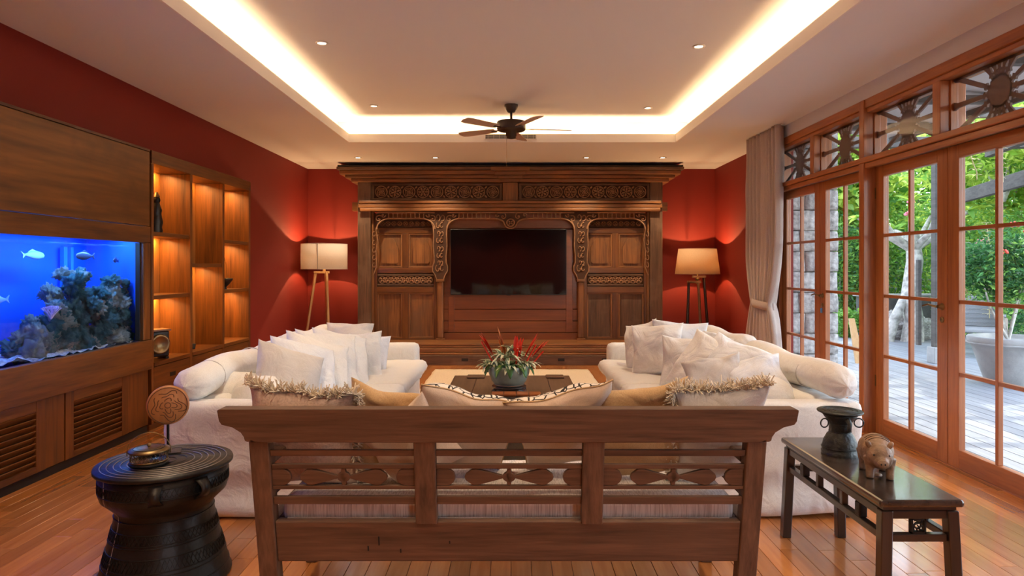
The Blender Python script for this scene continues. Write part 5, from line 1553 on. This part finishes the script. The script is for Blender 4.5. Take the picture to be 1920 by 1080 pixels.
# rough stone pier right outside the far door pair
def block_mesh(w, d, h, seed, mat, amp=.012, step=.07):
    return softbox(-w / 2, w / 2, -d / 2, d / 2, -h / 2, h / 2, .006, step, amp, seed).mesh('stone_block', mat)
ZZ = 0
pr = thing('stone_pillar', 'rough grey split-stone pillar outside the far pair of glass doors', 'pillar')
bx('mortar_core', M['stone_d'], 3.20, 4.12, 8.46, 9.2, -.029, 3.15, pr, 0)
rr = random.Random(8); bh = .262; sm_cache = {}
for r in range(12):
    z = -.025 + bh * (r + .5); x = 3.16
    ws = [(.48, .50), (.28, .42, .28), (.56, .42)][r % 3]
    for w in ws:
        key = (w, rr.randrange(2))
        if key not in sm_cache: sm_cache[key] = block_mesh(w - .008, .12, bh - .010, hash(key) % 50, M['stone'])
        o = link('stone_block', sm_cache[key], pr); o.location = (x + w / 2, 8.41 + rr.uniform(-.012, .012), z)
        x += w
    for k in range(2):
        key = ('s', k)
        if key not in sm_cache: sm_cache[key] = block_mesh(.10, .38, bh - .010, 60 + k, M['stone'])
        o = link('stone_block', sm_cache[key], pr); o.location = (4.10, 8.55 + .39 * k + .03, z)
# far boundary wall
bw = thing('garden_wall', 'dark stone block boundary wall at the far end of the deck', 'wall')
bx('wall_core', M['stone_d'], 5.2, 12.5, 16.06, 16.4, -.029, 2.35, bw, 0)
wmesh = [block_mesh(.49, .1, .228, 70 + k, M['stone_d'], .01, .1) for k in range(3)]
for r in range(10):
    for k in range(14):
        o = link('wall_block', wmesh[rr.randrange(3)], bw); o.location = (5.5 + k * .5 + (r % 2) * .25, 16.02 + rr.uniform(-.01, .01), .09 + r * .236)
bw2 = thing('planter_wall', 'low dark retaining wall under the hedge at the deck edge', 'wall')
bx('wall_body', M['stone_d'], 7.0, 12.4, 13.1, 13.4, -.029, .75, bw2, .02)
bx('coping', M['concrete'], 6.95, 12.45, 13.06, 13.44, .75, .80, bw2, .01)

def foliage(name, mat, c, r, n, size, parent, seed, shape='leaf', shell=.55, zmin=None):
    rr = random.Random(seed); b = MB(); vs = b.v; c = Vector(c)
    for _ in range(n):
        while True:
            p = Vector((rr.uniform(-1, 1), rr.uniform(-1, 1), rr.uniform(-1, 1))); L = p.length
            if L <= 1 and L > shell * rr.random(): break
        nf = .8 + .45 * noise.noise(p * 2.2 + Vector((seed, 0, 0)))
        q = c + Vector((p.x * r[0], p.y * r[1], p.z * r[2])) * nf
        if zmin is not None and q.z < zmin: continue
        d = Vector((rr.gauss(0, 1), rr.gauss(0, 1), rr.gauss(-.2, .7))).normalized()
        s = d.cross(Vector((rr.gauss(0, 1), rr.gauss(0, 1), rr.gauss(0, 1)))).normalized()
        L = size * rr.uniform(.6, 1.3); w = L * (.2 if shape == 'leaf' else .34)
        k = len(vs)
        up = s.cross(d) * L * .12
        vs += [tuple(q), tuple(q + d * L * .45 + s * w + up), tuple(q + d * L), tuple(q + d * L * .45 - s * w + up)]
        b.f.append((k, k + 1, k + 2, k + 3)); b.mi.append(0); b.sm.append(False)
    o = b.build(name, mat, parent); o['kind'] = 'stuff'
    return o
def stems(parent, base, tips, r, mat):
    for t in tips:
        b = Vector(base); t = Vector(t); m = b.lerp(t, .5) + Vector((R.uniform(-.06, .06), R.uniform(-.06, .06), .08))
        MB().tube([b, m, t], [r, r * .75, r * .4], 7).build('branch', mat, parent)
def bush(lab, loc, r, n, size, mat, seed, cat='shrub', nm='shrub', shape='leaf', trunk=True, extra=None):
    t = thing(nm, lab, cat, loc)
    foliage('foliage', M[mat], (0, 0, r[2] * .95), r, n, size, t, seed, shape)
    if extra: foliage('foliage', M[extra], (.1, -.1, r[2]), (r[0] * .95, r[1] * .95, r[2] * .95), n // 3, size, t, seed + 50, shape)
    if trunk: stems(t, (0, 0, -.1), [(R.uniform(-.5, .5) * r[0], R.uniform(-.5, .5) * r[1], r[2] * R.uniform(.8, 1.4)) for _ in range(4)], .025 + r[2] * .01, M['bark'])
    return t
# hedge row and trees that fill the view
bush('dark green leafy hedge behind the pale-barked tree', (7.1, 14.45, -.1), (1.3, .9, 1.45), 5200, .11, 'leaf_m', 1, extra='leaf_d')
bush('dense hedge at the far left end of the deck, left of the pale trunk', (8.9, 14.6, .0), (1.6, 1.0, 1.7), 5200, .12, 'leaf_m', 2, extra='leaf_b')
bush('bright broad-leaved shrub over the boundary wall', (8.4, 17.2, 1.5), (1.8, 1.2, 1.6), 4200, .22, 'leaf_b', 3, shape='broad')
bush('mid green tree crown behind the pergola post', (7.6, 15.2, 2.0), (1.7, 1.3, 1.7), 4600, .20, 'leaf_b', 4, 'tree', 'tree', 'broad', extra='leaf_m')
bush('tall leafy tree at the right, behind the grey beam', (10.2, 13.2, 1.8), (2.0, 1.6, 2.2), 5600, .20, 'leaf_b', 5, 'tree', 'tree', 'broad', extra='leaf_m')
bush('deep green shrub right of the pergola post', (8.6, 11.9, -.1), (1.2, .9, 1.4), 4600, .10, 'leaf_m', 6, extra='leaf_b')
bush('deep green shrub behind the big pot', (8.0, 9.9, -.1), (.9, .9, 1.2), 4200, .08, 'leaf_d', 7, extra='leaf_m')
bush('loose green shrub behind the wicker chair', (9.0, 10.8, .0), (1.1, 1.0, 1.5), 4200, .11, 'leaf_m', 8, extra='leaf_b')
bush('high overhanging tree canopy above the deck', (8.6, 11.5, 2.6), (2.2, 2.0, 1.1), 6000, .15, 'leaf_b', 9, 'tree', 'tree', extra='leaf_m')
bush('leafy tree beyond the far corner of the deck', (11.6, 17.4, .5), (2.4, 1.8, 2.8), 5200, .24, 'leaf_m', 10, 'tree', 'tree', 'broad')
bush('tall background tree behind the boundary wall', (6.6, 18.6, .5), (2.0, 1.6, 2.6), 4600, .24, 'leaf_b', 13, 'tree', 'tree', 'broad', extra='leaf_m')
bush('feathery fern at the foot of the boundary wall', (7.9, 15.3, -.1), (.6, .4, .35), 1100, .16, 'leaf_m', 12, 'fern', 'fern', trunk=False)
bush('small fern beside the planter wall', (6.6, 12.9, -.1), (.35, .3, .35), 700, .14, 'leaf_m', 14, 'fern', 'fern', trunk=False)
bush('large leafy tree filling the right edge of the garden view', (10.4, 10.2, 1.0), (2.0, 1.8, 2.6), 6000, .18, 'leaf_m', 15, 'tree', 'tree', 'broad', extra='leaf_b')
# pale barked frangipani
fp = thing('frangipani_tree', 'pale grey-barked frangipani tree with broad leaves beside the deck', 'tree', (7.35, 12.1, -.05))
MB().tube([(.0, 0, -.1), (.05, 0, .4), (-.03, 0, .9), (.06, 0, 1.5), (.02, 0, 2.0)], [.20, .16, .145, .14, .11], 14).build('trunk', M['bark'], fp)
MB().tube([(-.45, .05, -.1), (-.33, .03, .35), (-.1, 0, .9)], [.11, .09, .07], 12).build('trunk', M['bark'], fp)
tips = []
for k in range(9):
    a = k * .7; e = Vector((.9 * math.cos(a), .8 * math.sin(a), R.uniform(2.0, 2.9))); tips.append(e)
    MB().tube([(.02, 0, 1.7), (e.x * .5, e.y * .5, 2.0), tuple(e)], [.07, .05, .03], 8).build('branch', M['bark'], fp)
big = MB(); strap(big, (0, 0, 0), (1, 0, .25), .36, .13, .7, 0, 6); lm = big.mesh('leaf', M['leaf_m']); big = MB(); strap(big, (0, 0, 0), (1, 0, .25), .36, .13, .7, 0, 6); lb = big.mesh('leaf', M['leaf_b'])
for t in tips:
    for k in range(9):
        o = link('leaf', lm if R.random() < .55 else lb, fp); o.location = t; o.rotation_euler = (R.uniform(-.4, .4), R.uniform(-.7, .5), k * .7 + R.random()); o.scale = [R.uniform(.6, 1.05)] * 3
# large pot with ixora
po = thing('garden_pot', 'large grey concrete garden pot planted with a flowering bush', 'planter', (5.82, 7.7, -.03))
MB().lathe([(.22, 0), (.235, .02), (.30, .22), (.36, .42), (.385, .46), (.41, .47), (.415, .55), (.40, .56), (.36, .56), (.34, .52), (.001, .50)], 48).build('pot_body', M['concrete'], po)
MB().torus((0, 0, .48), .41, .012, 'z', 40, 6).build('pot_rim', M['concrete'], po)
ix = thing('ixora_bush', 'dark green bush with red flower clusters growing in the garden pot', 'shrub', (5.85, 7.75, .50))
foliage('foliage', M['leaf_d'], (0, .05, .85), (.62, .5, .50), 4200, .07, ix, 41); foliage('foliage', M['leaf_m'], (.05, 0, .75), (.62, .5, .60), 1500, .07, ix, 42)
stems(ix, (0, 0, -.02), [(.3, 0, .8), (-.3, .1, .8), (.1, -.2, .9), (-.1, .2, .9), (-.35, -.1, .6)], .018, M['bark'])
def cluster(parent, p, r, mat):
    b = MB()
    for k in range(14):
        d = Vector((R.gauss(0, 1), R.gauss(0, 1), abs(R.gauss(0, .8)))).normalized() * r
        b.ball(Vector(p) + d, r * .3, 6, 4)
    b.build('flower_cluster', mat, parent)
for p in ((-.42, -.4, 1.28), (-.28, -.45, 1.3), (-.1, -.42, 1.24), (.0, -.45, 1.12), (.16, -.42, 1.2), (-.38, -.42, 1.0), (-.05, -.5, 1.32), (.22, -.4, 1.0), (.1, -.5, .95)): cluster(ix, p, .045, M['redfl'])
for k, (p, m_) in enumerate((((8.0, 11.2, 1.75), 'pinkfl'), ((7.2, 11.9, 2.5), 'pinkfl'), ((7.0, 11.6, 2.25), 'pinkfl'), ((7.6, 11.4, 1.2), 'redfl'))): cluster(fp, (p[0] - 7.35, p[1] - 12.1, p[2] + .05), .07, M[m_])
# pergola post and beams
pe = thing('pergola', 'weathered grey timber pergola post and beams over the deck', 'pergola')
bx('post', M['beam'], 6.02, 6.12, 9.35, 9.45, .2, 3.05, pe, .006); bx('post_base', M['concrete'], 5.98, 6.16, 9.31, 9.49, -.03, .2, pe, .01)
bx('rear_post', M['beam'], 5.93, 5.98, 9.6, 9.66, .2, 1.45, pe, .004)
bx('beam', M['beam'], 4.8, 9.5, 9.33, 9.47, 3.05, 3.2, pe, .006)
b = MB(); v = [(6.62, 9.9, 2.28), (6.70, 9.9, 2.28), (6.70, 9.9, 2.46), (6.62, 9.9, 2.46), (5.35, 5.4, 2.34), (5.43, 5.4, 2.34), (5.43, 5.4, 2.52), (5.35, 5.4, 2.52)]
o = b.add(v, [(0, 1, 2, 3), (4, 7, 6, 5), (0, 4, 5, 1), (1, 5, 6, 2), (2, 6, 7, 3), (3, 7, 4, 0)]).build('beam', M['beam'], pe, .005)
b = MB(); v = [(6.9, 9.6, 2.95), (7.0, 9.6, 2.95), (7.0, 9.6, 3.12), (6.9, 9.6, 3.12), (5.7, 5.4, 2.95), (5.8, 5.4, 2.95), (5.8, 5.4, 3.12), (5.7, 5.4, 3.12)]
b.add(v, [(0, 1, 2, 3), (4, 7, 6, 5), (0, 4, 5, 1), (1, 5, 6, 2), (2, 6, 7, 3), (3, 7, 4, 0)]).build('beam', M['beam'], pe, .005)
for k in range(4): bx('rafter', M['beam'], 4.8, 8.4, 6.0 + k * .9, 6.08 + k * .9, 3.13, 3.25, pe)
# hanging vines
def vine(lab, x, y, z0, z1, seed):
    t = thing('hanging_vine', lab, 'vine', (x, y, 0)); rr = random.Random(seed)
    pts = [(.02 * math.sin(k), .02 * math.cos(k * 1.3), z1 + (z0 - z1) * k / 8) for k in range(9)]
    MB().tube(pts, .006, 5).build('stem', M['leaf_y'], t)
    b = MB(); z = z1; k = 0
    while z > z0:
        for s in (-1, 1): strap(b, (0, 0, z), (s, rr.uniform(-.4, .4), .5), .085, .02, 1.2, k, 4)
        z -= .055; k += 1
    o = b.build('leaflets', M['leaf_y'], t); o['kind'] = 'stuff'
vine('straw-coloured hanging vine left of the near door muntin', 4.78, 6.8, 2.25, 2.9, 1)
vine('long straw-coloured hanging vine at the right edge, beyond the pot', 6.0, 8.3, .7, 1.9, 2)
vine('straw-coloured vine hanging in front of the wicker chair', 5.65, 8.2, .95, 1.6, 3)
vine('short straw-coloured vine under the high beam', 5.5, 7.4, 2.3, 2.95, 4)
# boulder, chair, board
o = link('boulder', rock_mesh(40, M['stone'], .25)); o.location = (7.5, 12.6, .14); o.scale = (.5, .34, .36)
tag(o, 'rounded grey boulder at the deck edge left of the pale trunk', 'boulder')
gs = thing('patio_chair', 'grey wicker patio chair standing on the deck behind the pot', 'chair', (7.2, 10.1, -.03), -.5)
wk = plain('grey_wicker', (.32, .33, .34), .8, bump=1, bscale=120)
bx('seat', wk, -.3, .3, -.28, .28, .38, .44, gs, .02); bx('backrest', wk, -.3, .3, .25, .30, .44, .92, gs, .02)
for s in (-1, 1):
    bx('arm_rest', wk, s * .3 - .03, s * .3 + .03, -.28, .28, .62, .66, gs, .015)
    for y in (-.25, .27): bx('leg', M['steel'], s * .28 - .02, s * .28 + .02, y - .02, y + .02, 0, .62 if y < 0 else .44, gs)
for k in range(6): bx('weave_strip', wk, -.29, .29, .243, .252, .5 + k * .07, .53 + k * .07, gs, .003)
lb_ = thing('leaning_board', 'pale narrow timber board leaning outside the far door pair', 'board', (4.95, 9.35, -.03))
MB().add([(-.06, 0, 0), (.06, 0, 0), (.05, .25, .62), (-.03, .25, .62), (-.06, .03, 0), (.06, .03, 0), (.05, .28, .62), (-.03, .28, .62)], [(0, 1, 2, 3), (7, 6, 5, 4), (0, 4, 5, 1), (1, 5, 6, 2), (2, 6, 7, 3), (3, 7, 4, 0)]).build('board_panel', M['pale'], lb_)
